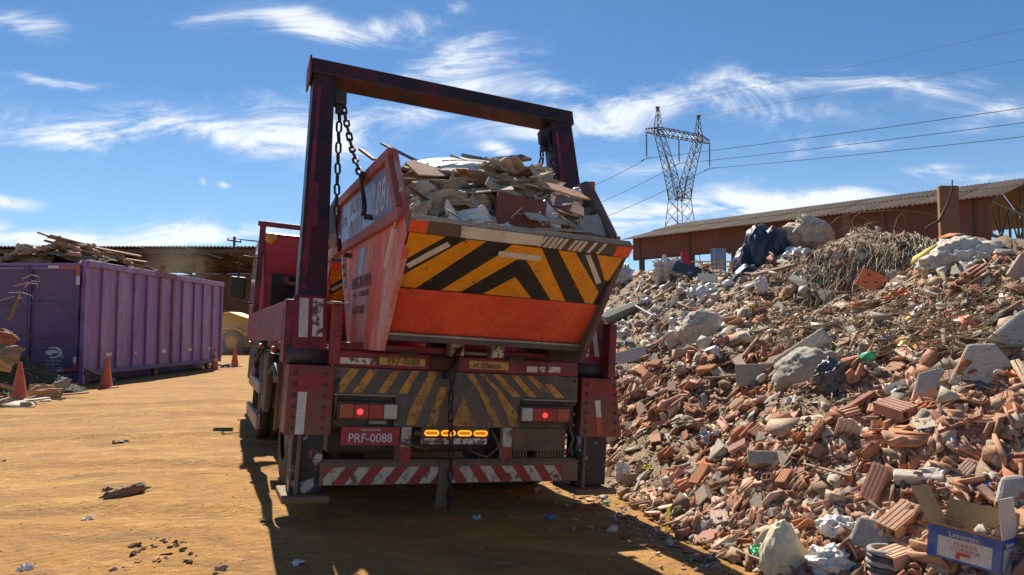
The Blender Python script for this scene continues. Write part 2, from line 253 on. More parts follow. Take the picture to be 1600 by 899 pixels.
# ------------------------------------------------------------------ mesh helpers
class B:
    def __init__(s): s.v = []; s.f = []; s.m = []
    def add(s, vs, fs, mi=0):
        o = len(s.v); s.v += [tuple(x) for x in vs]; s.f += [tuple(i + o for i in f) for f in fs]; s.m += [mi]*len(fs); return s
    def box(s, x0, x1, y0, y1, z0, z1, mi=0):
        return s.add([(x0,y0,z0),(x1,y0,z0),(x1,y1,z0),(x0,y1,z0),(x0,y0,z1),(x1,y0,z1),(x1,y1,z1),(x0,y1,z1)],
                     [(0,3,2,1),(4,5,6,7),(0,1,5,4),(1,2,6,5),(2,3,7,6),(3,0,4,7)], mi)
    def obox(s, c, size, rot=None, mi=0):
        r = rot if rot is not None else Matrix.Identity(3); c = Vector(c)
        pts = [c + r @ Vector((a*size[0]/2, b*size[1]/2, d*size[2]/2)) for d in (-1,1) for a, b in ((-1,-1),(1,-1),(1,1),(-1,1))]
        return s.add(pts, [(0,3,2,1),(4,5,6,7),(0,1,5,4),(1,2,6,5),(2,3,7,6),(3,0,4,7)], mi)
    def beam(s, a, b, wd, ht, up=(0,0,1), mi=0):
        a = Vector(a); b = Vector(b); d = (b-a).normalized(); x = d.cross(Vector(up))
        if x.length < 1e-4: x = Vector((1,0,0))
        x.normalize(); z = x.cross(d)
        pts = [p + x*(i*wd/2) + z*(j*ht/2) for p in (a, b) for i, j in ((-1,-1),(1,-1),(1,1),(-1,1))]
        return s.add(pts, [(0,3,2,1),(4,5,6,7),(0,1,5,4),(1,2,6,5),(2,3,7,6),(3,0,4,7)], mi)
    def prism(s, poly, vec, mi=0):       # poly: 3-d points in order, extruded by vec
        n_ = len(poly); vec = Vector(vec); P = [Vector(p) for p in poly]
        nn = Vector((0,0,0))
        for i in range(n_): nn += P[i].cross(P[(i+1) % n_])
        if nn.dot(vec) > 0: P = P[::-1]
        vs = P + [p + vec for p in P]
        return s.add(vs, [tuple(range(n_))] + [tuple(range(2*n_-1, n_-1, -1))] + [(i, i+n_, (i+1) % n_ + n_, (i+1) % n_) for i in range(n_)], mi)
    def tube(s, pts, r, n_=8, mi=0, closed=False, cap=True):
        P = [Vector(p) for p in pts]; k = len(P); rs = r if hasattr(r, '__len__') else [r]*k; rings = []; xprev = None
        for i, p in enumerate(P):
            if closed: d = P[(i+1) % k] - P[i-1]
            else: d = P[min(i+1, k-1)] - P[max(i-1, 0)]
            d.normalize()
            x = (xprev - d*xprev.dot(d)) if xprev is not None else d.cross(Vector((0,0,1)) if abs(d.z) < .9 else Vector((1,0,0)))
            x.normalize(); xprev = x; y = d.cross(x)
            rings.append([p + (x*math.cos(2*math.pi*j/n_) + y*math.sin(2*math.pi*j/n_))*rs[i] for j in range(n_)])
        vs = [q for g_ in rings for q in g_]; fs = []
        for i in range(k if closed else k-1):
            a = i*n_; b_ = ((i+1) % k)*n_
            fs += [(a+j, a+(j+1) % n_, b_+(j+1) % n_, b_+j) for j in range(n_)]
        if cap and not closed: fs += [tuple(range(n_-1, -1, -1)), tuple((k-1)*n_+j for j in range(n_))]
        return s.add(vs, fs, mi)
    def lathe(s, prof, n_=24, axis='Z', c=(0,0,0), mi=0):   # prof: (radius, height)
        vs = []; 
        for r_, h_ in prof:
            for j in range(n_):
                a = 2*math.pi*j/n_; p = (r_*math.cos(a), r_*math.sin(a), h_)
                if axis == 'X': p = (h_, r_*math.cos(a), r_*math.sin(a))
                if axis == 'Y': p = (r_*math.sin(a), h_, r_*math.cos(a))
                vs.append((p[0]+c[0], p[1]+c[1], p[2]+c[2]))
        fs = [(i*n_+j, i*n_+(j+1) % n_, (i+1)*n_+(j+1) % n_, (i+1)*n_+j) for i in range(len(prof)-1) for j in range(n_)]
        return s.add(vs, fs, mi)
    def mesh(s, name, mats, smooth=False):
        me = bpy.data.meshes.new(name); me.from_pydata(s.v, [], s.f)
        for m_ in (mats if isinstance(mats, (list, tuple)) else [mats]): me.materials.append(M[m_] if isinstance(m_, str) else m_)
        if any(s.m): me.polygons.foreach_set('material_index', s.m)
        if smooth: me.polygons.foreach_set('use_smooth', [True]*len(s.f))
        me.update(); return me
    def build(s, name, mats, parent=None, smooth=False, bevel=0, loc=None):
        o = bpy.data.objects.new(name, s.mesh(name, mats, smooth)); COL.objects.link(o)
        if parent is not None: o.parent = parent
        if loc is not None: o.location = loc
        if bevel:
            md = o.modifiers.new('bevel', 'BEVEL'); md.width = bevel; md.segments = 2; md.limit_method = 'ANGLE'
        return o
def tag(o, label=None, cat=None, group=None, kind=None):
    if label: o['label'] = label
    if cat: o['category'] = cat
    if group: o['group'] = group
    if kind: o['kind'] = kind
    return o
def empty(name, loc, label, cat, rot=None, group=None):
    o = bpy.data.objects.new(name, None); COL.objects.link(o); o.location = loc; o.empty_display_size = .2
    if rot is not None: o.rotation_euler = rot
    return tag(o, label, cat, group)
def rotm(a, b=0, c=0): return Euler((a, b, c)).to_matrix()
_txt = {}
def text(body, name, m, parent, origin, xd, yd, size, sx=1, ext=.0015, align='CENTER'):
    cu = bpy.data.curves.new('lettering', 'FONT'); cu.body = body; cu.size = 1; cu.extrude = ext/size; cu.align_x = align; cu.align_y = 'CENTER'; cu.resolution_u = 3
    to = bpy.data.objects.new('lettering', cu); COL.objects.link(to)
    me = bpy.data.meshes.new_from_object(to.evaluated_get(bpy.context.evaluated_depsgraph_get()))
    bpy.data.objects.remove(to); bpy.data.curves.remove(cu); me.materials.clear(); me.materials.append(M[m])
    xd = Vector(xd).normalized(); yd = Vector(yd).normalized(); zd = xd.cross(yd)
    mt = Matrix((xd, yd, zd)).transposed().to_4x4(); mt = Matrix.Translation(origin) @ mt @ Matrix.Diagonal((size*sx, size, size, 1))
    me.transform(mt); o = bpy.data.objects.new(name, me); COL.objects.link(o); o.parent = parent; return o

# ------------------------------------------------------------------ terrain heights
YAW, ROLL, T = .4086, .0637, Vector((-.36, 5.14, .04))
MT = rotm(0, ROLL, 0); MT = Matrix.Rotation(YAW, 3, 'Z') @ MT
def tw(p): return MT @ Vector(p) + T            # truck coordinates to world
def sm(a, b, x): t_ = np.clip((x-a)/(b-a), 0, 1); return t_*t_*(3-2*t_)
def wav(x, y, f, s):
    return (np.sin(x*f+s)*np.cos(y*f*1.13-s*1.7) + .6*np.sin(x*f*2.1-y*f*1.4+s*2.3) + .4*np.cos(x*f*3.7+y*f*3.1+s) + .3*np.sin(x*f*6.3-s)*np.cos(y*f*5.7+s))/2.3
def gz(x, y):
    x = np.asarray(x, float); y = np.asarray(y, float)
    xl = (x-T.x)*math.cos(YAW) + (y-T.y)*math.sin(YAW); yl = -(x-T.x)*math.sin(YAW) + (y-T.y)*math.cos(YAW)
    h = -.0637*np.clip(xl, -1.4, 1.4) * sm(-4.2, -1.4, xl) * sm(16, 8, yl) * sm(-6, -1.0, yl)
    h = h + .012*wav(x, y, 1.7, 3)*sm(60, 20, y) + .02*wav(x, y, .5, 1)*sm(60, 20, y)
    near = sm(22, 12, y)*sm(1.5, -1.2, x)
    for c0, k_, q_ in ((4.55,.10,.012),(6.2,.07,.010),(8.4,-.05,.008),(10.2,.04,.006),(12.6,-.06,.004)):     # shallow wheel ruts across the yard
        d = y - (c0 + k_*(-x) + q_*x*x); h = h + near*(-.028*np.exp(-(d/.16)**2) + .016*np.exp(-((d-.27)/.10)**2) + .014*np.exp(-((d+.27)/.10)**2))
    return h
FY = np.array([-1, 2.0, 3.2, 3.9, 5.0, 5.8, 7, 8.5, 11, 14, 18, 24]); FX = np.array([3.8, 2.7, 1.75, 1.30, 1.0, .85, .6, .1, -.8, -1.5, -1.6, -1.5])
def hcrest(x, y):
    a = x/np.maximum(y, 1.5)
    return np.interp(a, [-.15,.14,.20,.26,.31,.38,.43,.49,.55,.63,.716,.85,1.0,1.6], [2.5,2.66,2.60,2.38,2.28,2.42,2.56,2.70,2.66,2.44,2.2,2.1,2.0,2.0])
def hp(x, y):
    x = np.asarray(x, float); y = np.asarray(y, float)
    d = np.full(np.broadcast(x, y).shape, 99.)
    for i in range(len(FY)-1):
        ax, ay, bx, by = FX[i], FY[i], FX[i+1], FY[i+1]; L2 = (bx-ax)**2+(by-ay)**2
        t_ = np.clip(((x-ax)*(bx-ax)+(y-ay)*(by-ay))/L2, 0, 1); d = np.minimum(d, np.hypot(x-ax-t_*(bx-ax), y-ay-t_*(by-ay)))
    ins = x > np.interp(y, FY, FX); d = np.where(ins, d, -d)
    ramp = .64*np.maximum(d - .05, 0)*(.45+.55*sm(0, .8, d)) ; c = hcrest(x, y)
    k = 5.0; h = -np.log(np.exp(-k*np.minimum(ramp, 9)) + np.exp(-k*c))/k
    h = np.maximum(h - .0, 0)
    s_ = sm(.1, 1.2, d)
    h = h + s_*(.13*wav(x, y, 1.9, .7) + .07*wav(x, y, 4.7, 2.1) + .035*wav(x, y, 11, 5))
    # hollow under the tangle of palm fibres and below the big boulder
    h = h - .55*np.exp(-(((x-4.1)/.75)**2 + ((y-7.9)/.65)**2)) * s_
    h = h * sm(22, 17, y) * sm(16, 12, x)
    return np.where(d > 0, np.maximum(h, 0), 0.0)
def surf(x, y): return gz(x, y) + hp(x, y)
GX0, GY0, GS = -4.0, .6, .04
_gx = GX0 + GS*np.arange(500); _gy = GY0 + GS*np.arange(560); SG = np.concatenate([surf(*np.meshgrid(_gx, _gy[i:i+80])) for i in range(0, 560, 80)]); SGL = SG.tolist()
def surfv(x, y):      # bilinear look-up of the heap surface
    fx_ = np.clip((x-GX0)/GS, 0, 498.999); fy_ = np.clip((y-GY0)/GS, 0, 558.999); i = fx_.astype(int); j = fy_.astype(int); a = fx_-i; b_ = fy_-j
    return (SG[j,i]*(1-a)+SG[j,i+1]*a)*(1-b_) + (SG[j+1,i]*(1-a)+SG[j+1,i+1]*a)*b_
def sfast(x, y):
    fx_ = (x-GX0)/GS; fy_ = (y-GY0)/GS
    if not (0 <= fx_ < 499 and 0 <= fy_ < 559): return float(surf(x, y) + 0)
    i = int(fx_); j = int(fy_); a = fx_-i; b_ = fy_-j; r0, r1 = SGL[j], SGL[j+1]
    return (r0[i]*(1-a)+r0[i+1]*a)*(1-b_) + (r1[i]*(1-a)+r1[i+1]*a)*b_
def ray(px, py):
    px = np.asarray(px, float); py = np.asarray(py, float); c0 = (px-800)/F; c2 = -(py-449.5)/F
    return c0, math.cos(PITCH) - c2*math.sin(PITCH), math.sin(PITCH) + c2*math.cos(PITCH)
def hits(px, py, far=19):
    dx, dy, dz = ray(px, py); t_ = np.full(px.shape, 2.2); big = px.size > 60; done = np.zeros(px.shape, bool); hit = np.zeros(px.shape, bool)
    for i in range(330):
        x, y, z = t_*dx, t_*dy, CAMH + t_*dz; below = (z < (surfv(x, y) if big else surf(x, y))) & ~done
        hit |= below; done |= below | (t_ > far); t_ = np.where(done, t_, t_+.02+.005*t_)
    return t_*dx, t_*dy, hit
def at(px, py, lift=0):
    x, y, h_ = hits(np.array([px], float), np.array([py], float), 40); x, y = float(x[0]), float(y[0])
    return Vector((x, y, sfast(x, y) + lift))
def along(px, py, dist):      # a world point at a given depth
    dx, dy, dz = ray(px, py); s_ = dist/float(dy); return Vector((float(dx)*s_, dist, CAMH + float(dz)*s_))
def nrm(x, y):
    e = .12; return Vector((-(sfast(x+e, y)-sfast(x-e, y))/(2*e), -(sfast(x, y+e)-sfast(x, y-e))/(2*e), 1)).normalized()

def grid_mesh(name, xs, ys, fn, m, kind=None):
    X, Y = np.meshgrid(xs, ys); Z = fn(X, Y); nx, ny = len(xs), len(ys)
    me = bpy.data.meshes.new(name); me.vertices.add(nx*ny); me.vertices.foreach_set('co', np.stack([X, Y, Z], -1).ravel())
    i = np.arange(nx-1)[None, :] + nx*np.arange(ny-1)[:, None]; q = np.stack([i, i+1, i+1+nx, i+nx], -1).reshape(-1, 4)
    me.loops.add(q.size); me.loops.foreach_set('vertex_index', q.ravel()); me.polygons.add(len(q)); me.polygons.foreach_set('loop_start', np.arange(0, q.size, 4)); 
    me.update(calc_edges=True); me.polygons.foreach_set('use_smooth', [True]*len(q)); me.materials.append(M[m])
    o = bpy.data.objects.new(name, me); COL.objects.link(o)
    if kind: o['kind'] = kind
    return o
def spaced(lo, hi, n_, p):      # denser near zero
    t_ = np.linspace(-1, 1, n_); s_ = np.sign(t_)*np.abs(t_)**p; return np.where(s_ < 0, -s_*lo, s_*hi)
grid_mesh('ground', np.sort(spaced(-900, 900, 301, 4.0)), np.concatenate([np.linspace(-8, 20, 430), 20+np.linspace(.02, 1, 60)**3.2*1800]), lambda x, y: gz(x, y), 'ground', 'structure')
hx = np.concatenate([np.linspace(-2.5, 8, 210), np.linspace(8.1, 16, 50)])
def hpile_z(x, y):
    h = hp(x, y); n1 = .03*wav(x, y, 17, 1)+.02*wav(x, y, 31, 4); return gz(x, y) + np.where(h > .02, h + n1*np.minimum(h*4, 1), -.06)
tag(grid_mesh('rubble_heap_core', hx, np.linspace(1, 22, 330), hpile_z, 'soil'), kind='stuff')
bpy.data.objects['rubble_heap_core']['label'] = 'brown dust and soil of the rubble heap under the broken bricks'

# ------------------------------------------------------------------ the skip truck (coordinates: x right, y towards the cab, z up)
TR = (0, ROLL, YAW)
truck = empty('skip_truck', T, 'dark red skip loader truck with striped tail, its tall gantry frame over a loaded skip', 'truck', TR)
def P(b, name, m, bevel=0, smooth=False, parent=None, label=None):
    o = b.build(name, m, parent or truck, smooth, bevel)
    if label: o['label'] = label
    return o
# deck and chassis
b = B(); b.box(-1.0,1.0,.22,4.9,1.0,1.075); [b.box(-.95,.95,y,y+.08,.92,.999) for y in np.arange(.6,4.8,.6)]; P(b,'deck','red',.005)
for x in (-.42,.42): P(B().box(x-.045,x+.045,.12,6.4,.62,.919),'chassis_rail','dark',.005)
P(B().tube([(-1,1.2,.42),(-.25,1.2,.42),(-.2,1.2,.42),(.2,1.2,.42),(.25,1.2,.42),(1,1.2,.42)],[.07,.07,.18,.18,.07,.07],12),'rear_axle','dark',0,True)
P(B().tube([(-1,4.2,.42),(1,4.2,.42)],.06,8),'front_axle','dark')
P(B().tube([(0,1.3,.45),(0,4.2,.62)],.05,8),'drive_shaft','dark')
P(B().box(-.9,-.55,2.6,3.7,.42,.9),'fuel_tank','dark',.05)
P(B().box(.5,.92,2.3,3.6,.42,.9),'battery_box','dark',.03)
def wheel(x, y, z, outer, wd=.26, r=.5):
    w_ = empty('wheel', (x, y, z), None, None); w_.parent = truck
    pr = [(r*.56,-wd/2),(r*.62,-wd/2-.012),(r*.88,-wd/2),(r*.97,-wd/2+.03),(r,-wd/2+.06)]
    ring = [(a_, h_) for a_, h_ in pr] + [(r-.012,-.012),(r-.012,.012)] + [(a_, -h_) for a_, h_ in pr[::-1]]
    t_ = B().lathe(ring, 40, 'X')
    for k in range(40):         # tread blocks
        an = 2*math.pi*k/40
        for sx_ in (-1, 1):
            t_.obox((sx_*wd*.27, math.cos(an)*r, math.sin(an)*r), (wd*.34, .05, .022), rotm(an + math.pi/2, 0, 0))
    t_.build('tyre', 'tyre', w_, True)
    s_ = outer
    B().lathe([(.001,s_*.03),(.09,s_*.05),(.10,s_*.02),(.17,s_*.0),(.22,s_*.05),(r*.56,s_*.10)],28,'X').build('rim','tan',w_,True)
for x, s in ((-.98,-1),(-.68,1),(.98,1),(.68,-1)): wheel(x, 1.2, .44, s)
for x, s in ((-.98,-1),(.98,1)): wheel(x, 4.2, .44, s, .28)
# stabiliser boxes, riveted
for s in (-1, 1):
    xo, xi = (-1.25,-.95) if s < 0 else (.925,1.295)
    zt = .965 if s < 0 else .96
    bx_ = B().prism([(xo,0,.51),(xi,0,.51),(xi-.0,0,zt),(xo+(0 if s<0 else -.0),0,zt)] if s < 0 else [(xo,0,.51),(xi,0,.51),(xi-.07,0,zt),(xo,0,zt)],(0,.36,0))
    box_ = P(bx_,'stabiliser_housing','wine2',.006)
    rv = B()
    for k in range(6):
        for xx in (xo+.045, xi-.06):
            z_ = .55 + k*.072; rv.lathe([(.001,-.016),(.009,-.014),(.013,-.004),(.014,.002)],8,'Y',(xx + (-.004*k if s > 0 and xx > 1 else 0),0,z_))
    P(rv,'rivets','dark',0,True,box_)['kind'] = 'stuff'
    xs_ = -1.152 if s < 0 else 1.07
    if s < 0: P(B().box(xs_-.028,xs_+.028,-.004,0,.515,.79),'reflector_strip','tapew')
    else:
        P(B().prism([(1.062,-.004,.66),(1.105,-.004,.66),(1.09,-.004,.79),(1.04,-.004,.79)],(0,.004,0)),'reflector_strip','tapew')
        P(B().prism([(1.077,-.004,.52),(1.128,-.004,.52),(1.108,-.004,.655),(1.063,-.004,.655)],(0,.004,0)),'reflector_strip','tapeo')
    # telescopic leg and foot
    lx0, lx1 = (-1.185,-.985) if s < 0 else (.93,1.185)
    P(B().box(lx0,lx1,.03,.22,.13 if s < 0 else .14,.515),'stabiliser_leg',mat('peeling leg paint %s'%('left' if s<0 else 'right'),(.035,.03,.03),(.50,.42,.36),.30,7,.06,.6,bump=.2,speck=(.30,.09,.04),speck_t=.63,speck_s=12),.006,label='leg with black paint peeling to white')
    P(B().box(lx0+.03,lx0+.05,-.012,.03,.13,.515),'leg_guide','brownsteel')
    P(B().box(lx0-.05,lx1+.05,-.07,.33,.085,.128),'foot_plate','brownsteel',.008)
# gantry arms, lean forward by LEAN from the hinge
LEAN = .333; ay = Vector((0, math.sin(LEAN), math.cos(LEAN))); an_ = Vector((0, math.cos(LEAN), -math.sin(LEAN))); H0_ = Vector((0,.1,.96))
def arm_pt(x, a, d=0): q = H0_ + ay*a + an_*d; return Vector((x, q.y, q.z))
def arm_box(bd, x0, x1, a0, a1, d0, d1, x0t=None, x1t=None, mi=0):
    x0t = x0 if x0t is None else x0t; x1t = x1 if x1t is None else x1t
    v_ = [arm_pt(x0,a0,d0),arm_pt(x1,a0,d0),arm_pt(x1,a0,d1),arm_pt(x0,a0,d1),arm_pt(x0t,a1,d0),arm_pt(x1t,a1,d0),arm_pt(x1t,a1,d1),arm_pt(x0t,a1,d1)]
    return bd.add(v_, [(0,3,2,1),(4,5,6,7),(0,1,5,4),(1,2,6,5),(2,3,7,6),(3,0,4,7)], mi)
for s in (-1, 1):
    o0, i0, o1, i1 = (-1.215,-1.01,-1.15,-.985) if s < 0 else (1.215,.955,1.175,.955)
    x0, x1, x0t, x1t = (o0, i0, o1, i1) if s < 0 else (i0, o0, i1, o1)
    arm = P(arm_box(B(), x0, x1, .09, 2.42, 0, .17, x0t, x1t),'gantry_arm','wine',.008)
    P(arm_box(B(), x0+.03, x0+.07, .55, 2.3, -.006, 0, x0t+.03, x0t+.06),'arm_rib','wine2',0,False,arm)
    # lower sleeve with the reflector strips
    P(arm_box(B(), x0-.012, x1+.012, .10, .50, -.014, .185),'arm_sleeve','wine2',.006)
    if s < 0:
        P(arm_box(B(), -1.19,-1.13,.19,.475,-.018,-.0145),'reflector_strip','tapew'); P(arm_box(B(), -1.10,-1.03,.20,.48,-.018,-.0145),'reflector_strip','tapewworn')
        P(arm_box(B(), -1.125,-1.085,1.05,1.42,-.0045,0),'scratched_strip','wine2')
    else:
        P(arm_box(B(), 1.105,1.148,.17,.45,-.018,-.0145),'reflector_strip','tapew'); P(arm_box(B(), 1.03,1.06,.16,.43,-.018,-.0145),'reflector_strip','tapewworn')
    P(B().tube([(x0-.05,.17,1.02),(x1+.05,.17,1.02)],.07,16),'hinge_pin','dark',0,True)
    # bracket that carries the chains
    bx0, bx1 = (-.985,-.88) if s < 0 else (.86,.955)
    br = B(); arm_box(br,bx0,bx1,2.20,2.33,.03,.11); arm_box(br,bx0+.02,bx1-.02,2.12,2.2,.05,.09); P(br,'chain_bracket','dark',.012)
bm = B(); arm_box(bm,-1.17,1.20,2.421,2.565,-.01,.18); P(bm,'gantry_crossbeam','wine',.010)
P(arm_box(B(),-1.185,-1.17,2.36,2.58,-.02,.19),'crossbeam_end','wine2',.004)
# short posts inside each arm, side boards
P(B().box(-1.0,-.93,-.02,.06,.975,1.38),'corner_post','wine2',.006); P(B().box(-1.03,-.91,-.05,.09,1.38,1.395),'post_cap','alu',.003)
P(B().box(1.15,1.215,.0,.12,.965,1.39),'corner_post','wine2',.006)
for s in (-1,1):
    bxx = s*1.25 if s < 0 else 1.17
    sb = P(B().prism([(bxx,.36,1.11),(bxx,4.7,1.07),(bxx,4.7,1.395),(bxx,.36,1.405)],(-s*.05,0,0)),'side_board','wine2',.006)
    if s < 0: P(B().prism([(s*1.28,.14,.97),(s*1.28,.34,.97),(s*1.28,.34,1.40),(s*1.28,.24,1.40)],(-s*.07,0,0)),'board_end','wine2',.005)
    # mudguard strip, aluminium guard rails on hangers
    P(B().box(s*1.27-.012,s*1.27+.012,.30,.345,.50,1.35) ,'mudguard_edge','brownsteel',.003)
    for z0, z1 in ((.60,.71),(.28,.40)): P(B().box(s*1.245-.02,s*1.245+.02,2.15,3.62,z0,z1),'guard_rail','alu',.008)
    for y in (2.35,3.4): P(B().box(s*1.2-.02,s*1.2+.02,y,y+.05,.30,1.0),'rail_hanger','dark')
    for y in (1.0,2.3,3.9): P(B().box(s*1.262-.02,s*1.262+.02,y,y+.07,1.015,1.06),'side_marker','lensor',.008)
    P(B().prism([(s*.8,1.85,.5),(s*.8,2.05,.95),(s*.8,.75,.98),(s*.8,.6,.985),(s*.8,1.0,1.0),(s*.8,2.1,.998)][0:1]+[(s*.8,1.95,.98),(s*.8,2.0,.98),(s*.8,1.9,.5)],(s*.35,0,0)),'mudflap','dark')
P(B().box(-1.235,-1.17,1.8,2.1,.55,.99).box(-1.22,-1.16,2.0,2.4,.45,.98),'hydraulic_block','dark',.02)
P(B().tube([(-1.2,.45,.95),(-1.24,.9,.80),(-1.2,1.5,.9),(-1.22,2.2,.7)],.018,8),'hydraulic_hose','dark',0,True)
P(B().tube([(-1.2,2.9,1.0),(-1.25,3.2,.85),(-1.2,3.6,.75),(-1.2,4.0,.9)],.02,8),'hydraulic_hose','dark',0,True)
# cab
cab = empty('cab', (0,4.9,0), None, None); cab.parent = truck
def K(bd, name, m, bevel=0, smooth=False): return bd.build(name, m, cab, smooth, bevel)
K(B().prism([(-1.15,0,1.10),(-1.15,0,2.42),(-1.10,0,2.50),(-1.10,1.5,2.58),(-1.13,1.75,2.45),(-1.17,2.0,1.6),(-1.17,2.02,.75)][:1]+[(-1.15,0,2.48),(-1.15,1.5,2.56),(-1.15,1.75,2.42),(-1.15,2.02,1.6),(-1.15,2.02,1.10)],(2.30,0,0)),'cab_shell','cabred',.05)
K(B().box(-1.025,-.30,-.022,-.001,1.30,1.93),'rear_window','glass',.02); K(B().box(-1.05,-.28,-.014,.0,1.27,1.29).box(-1.05,-.28,-.014,0,1.935,1.955),'window_seal','dark')
K(B().lathe([(.001,-.05),(.05,-.05),(.07,-.035),(.075,-.001)],20,'Y',(-1.06,0,2.40)),'work_lamp','tapey',0,True)
K(B().box(-.90,-.50,-.012,-.001,2.0,2.32),'pressed_panel','cabred',.01)
K(B().box(-1.18,-1.151,.55,1.5,1.55,2.3),'side_window','glass',.01)
K(B().box(-1.17,-1.151,.45,1.6,1.15,1.5),'door_panel','cabred',.006); K(B().box(-1.2,-1.181,.6,.75,1.38,1.42),'door_handle','dark')
K(B().box(-1.0,1.0,1.98,2.03,1.65,2.4),'windscreen','glass',.02)
K(B().box(-1.08,1.08,2.0,2.12,.45,.9),'front_bumper','dark',.03); K(B().box(-1.08,-.8,.1,1.9,.55,1.099),'cab_step','dark',.03); K(B().box(.8,1.08,.1,1.9,.55,1.099),'cab_step','dark',.03)
K(B().box(-.62,-.35,.05,.2,2.48,2.56).box(-.15,.1,.1,.4,2.5,2.6),'roof_box','dark',.02)
for sx_, x in ((-1,-1.36),(1,1.36)):
    mi_ = K(B().box(x-.115,x+.115,1.55,1.66,1.64,1.98),'door_mirror','dark',.03); 
    B().box(x-.09,x+.09,1.54,1.549,1.67,1.95).build('mirror_glass','dark',mi_)
    B().tube([(x,1.6,1.98),(x,1.6,2.28),(x-sx_*.06,1.6,2.30),(sx_*1.14,1.6,2.28)],.013,8).tube([(x,1.6,1.64),(x+0,1.6,1.60),(sx_*1.14,1.6,1.60)],.011,8).build('mirror_bracket','dark',mi_,True)
# bulkhead frame behind the cab
for s in (-1,1):
    P(B().box(s*1.20-.035,s*1.20+.035,4.52,4.60,1.07,2.50),'bulkhead_post','wine2',.006)
    P(B().beam((s*1.16,4.54,2.3),(s*1.05,4.54,1.1),.03,.03),'bulkhead_brace','wine2')
P(B().box(-1.26,1.26,4.52,4.60,2.501,2.56),'bulkhead_top','wine2',.008)
P(B().box(-1.16,1.16,4.54,4.58,1.40,1.45),'bulkhead_bar','wine2')
# rear frame: red cross tubes with tapes
P(B().box(-.93,.92,.05,.20,1.07,1.13),'rear_crossmember','wine2',.01)
P(B().box(-.955,.885,-.0,.04,.962,1.075),'rear_beam','wine2',.012)
P(B().tube([(-.30,-.005,1.018),(-.11,-.005,1.018)],.055,18),'roller','brownsteel',0,True)
for x0,x1,z0,z1,m in ((-.955,-.69,.986,1.028,'tapewworn'),(-.66,-.337,.990,1.041,'tapey'),(-.01,.30,.990,1.047,'tapey'),(.449,.535,.985,1.027,'tapew'),(.62,.728,.990,1.032,'tapewworn'),(.552,.60,.987,1.028,'tapewworn')):
    P(B().box(x0,x1,-.004,-.001,z0,z1),'reflector_strip',m)
text('PRF-0088','lettering','letk',truck,(-.49,-.0055,1.015),(1,0,0),(0,0,1),.062,.95)
text('AP.GOIANIA','lettering','letk',truck,(.13,-.0055,1.012),(1,0,0),(0,0,1),.050,.78)
P(B().box(-.52,-.40,-.006,.0,1.055,1.085),'black_slot','dark')
P(B().box(.30,.42,-.006,.0,1.06,1.085),'black_slot','dark')
for x0 in (-.165,.145):
    P(B().box(x0,x0+.095,-.05,.04,1.077,1.185),'hook_bracket','tapewworn',.004); P(B().box(x0-.01,x0,-.06,.04,1.07,1.19),'bracket_cheek','alu')
P(B().tube([(-.07,-.02,1.10),(.145,-.02,1.10)],.012,8),'hook_bar','alu',0,True)
# sloping tail panel with hazard stripes
RS = [[(-.851,.955),(-.791,.953),(-.894,.791),(-.936,.79),(-.939,.832)],[(-.726,.956),(-.66,.958),(-.765,.795),(-.83,.793)],[(-.566,.949),(-.512,.951),(-.599,.795),(-.665,.794)],
 [(-.426,.955),(-.371,.957),(-.451,.8),(-.514,.798)],[(-.305,.956),(-.235,.958),(-.384,.582),(-.443,.582),(-.432,.669)],[(-.213,.852),(-.157,.853),(-.232,.582),(-.297,.582)],
 [(-.037,.789),(.075,.582),(-.113,.582)],[(-.033,.953),(.02,.955),(.122,.839),(.27,.582),(.214,.582),(.073,.838)],[(.074,.957),(.109,.957),(.248,.839),(.397,.67),(.397,.582),(.346,.582),(.212,.838)],
 [(.179,.957),(.229,.957),(.415,.797),(.348,.795)],[(.316,.957),(.373,.957),(.546,.8),(.482,.799)],[(.441,.957),(.493,.957),(.644,.846),(.585,.844)],[(.60,.90),(.66,.90),(.78,.80),(.70,.80)]]
tp = P(B().prism([(-.95,0,.96),(.885,0,.96),(.885,0,.785),(.408,0,.785),(.408,0,.572),(-.528,0,.572),(-.528,0,.785),(-.95,0,.785)],(0,.05,0)),'tail_panel','rearblack')
for q in RS:
    B().prism([(x,-.0035,z) for x,z in q],(0,.003,0)).build('hazard_stripe','rearamber',tp)
P(B().box(-.95,-.53,-.02,.0,.777,.785),'panel_lip','alu'); P(B().box(.42,.88,-.02,.0,.777,.785),'panel_lip','alu')
for x0, x1 in ((-.95,-.53),(.41,.885)): P(B().box(x0,x1,.05,.12,.56,.784),'lamp_recess','dark')
def lamp(x0, seg, lit):
    h = P(B().box(x0-.012,x0+.402,-.02,.05,.615,.737),'tail_lamp','dark',.006); x = x0
    for wd_, m in seg:
        B().box(x+.002,x+wd_-.002,-.045,-.0201,.628,.724).build('lens',m,h,False,.004); x += wd_
    B().lathe([(.001,-.051),(.012,-.051),(.02,-.0455)],12,'Y',(lit,0,.672)).build('lit_bulb','lenslit',h)
lamp(-.91,((.095,'lensor'),(.10,'lensred'),(.10,'lensred'),(.095,'lenscl')),-.775)
lamp(.412,((.09,'lenscl'),(.11,'lensred'),(.09,'lensred'),(.105,'lensor')),.600)
P(B().box(-.70,-.58,.0,.03,.585,.612),'plate_lamp','alu',.004)
lp = P(B().box(-.885,-.492,-.03,-.022,.448,.572),'licence_plate','plate',.004); P(B().box(-.87,-.51,-.022,.05,.50,.53),'plate_holder','dark')
text('PRF-0088','lettering','letw',lp,(-.69,-.0315,.495),(1,0,0),(0,0,1),.083,.93); text('GO-GOIANIA','lettering','letw',lp,(-.69,-.0315,.552),(1,0,0),(0,0,1),.022,1)
P(B().box(-.33,.18,.0,.05,.50,.571),'lamp_bar_housing','dark',.004)
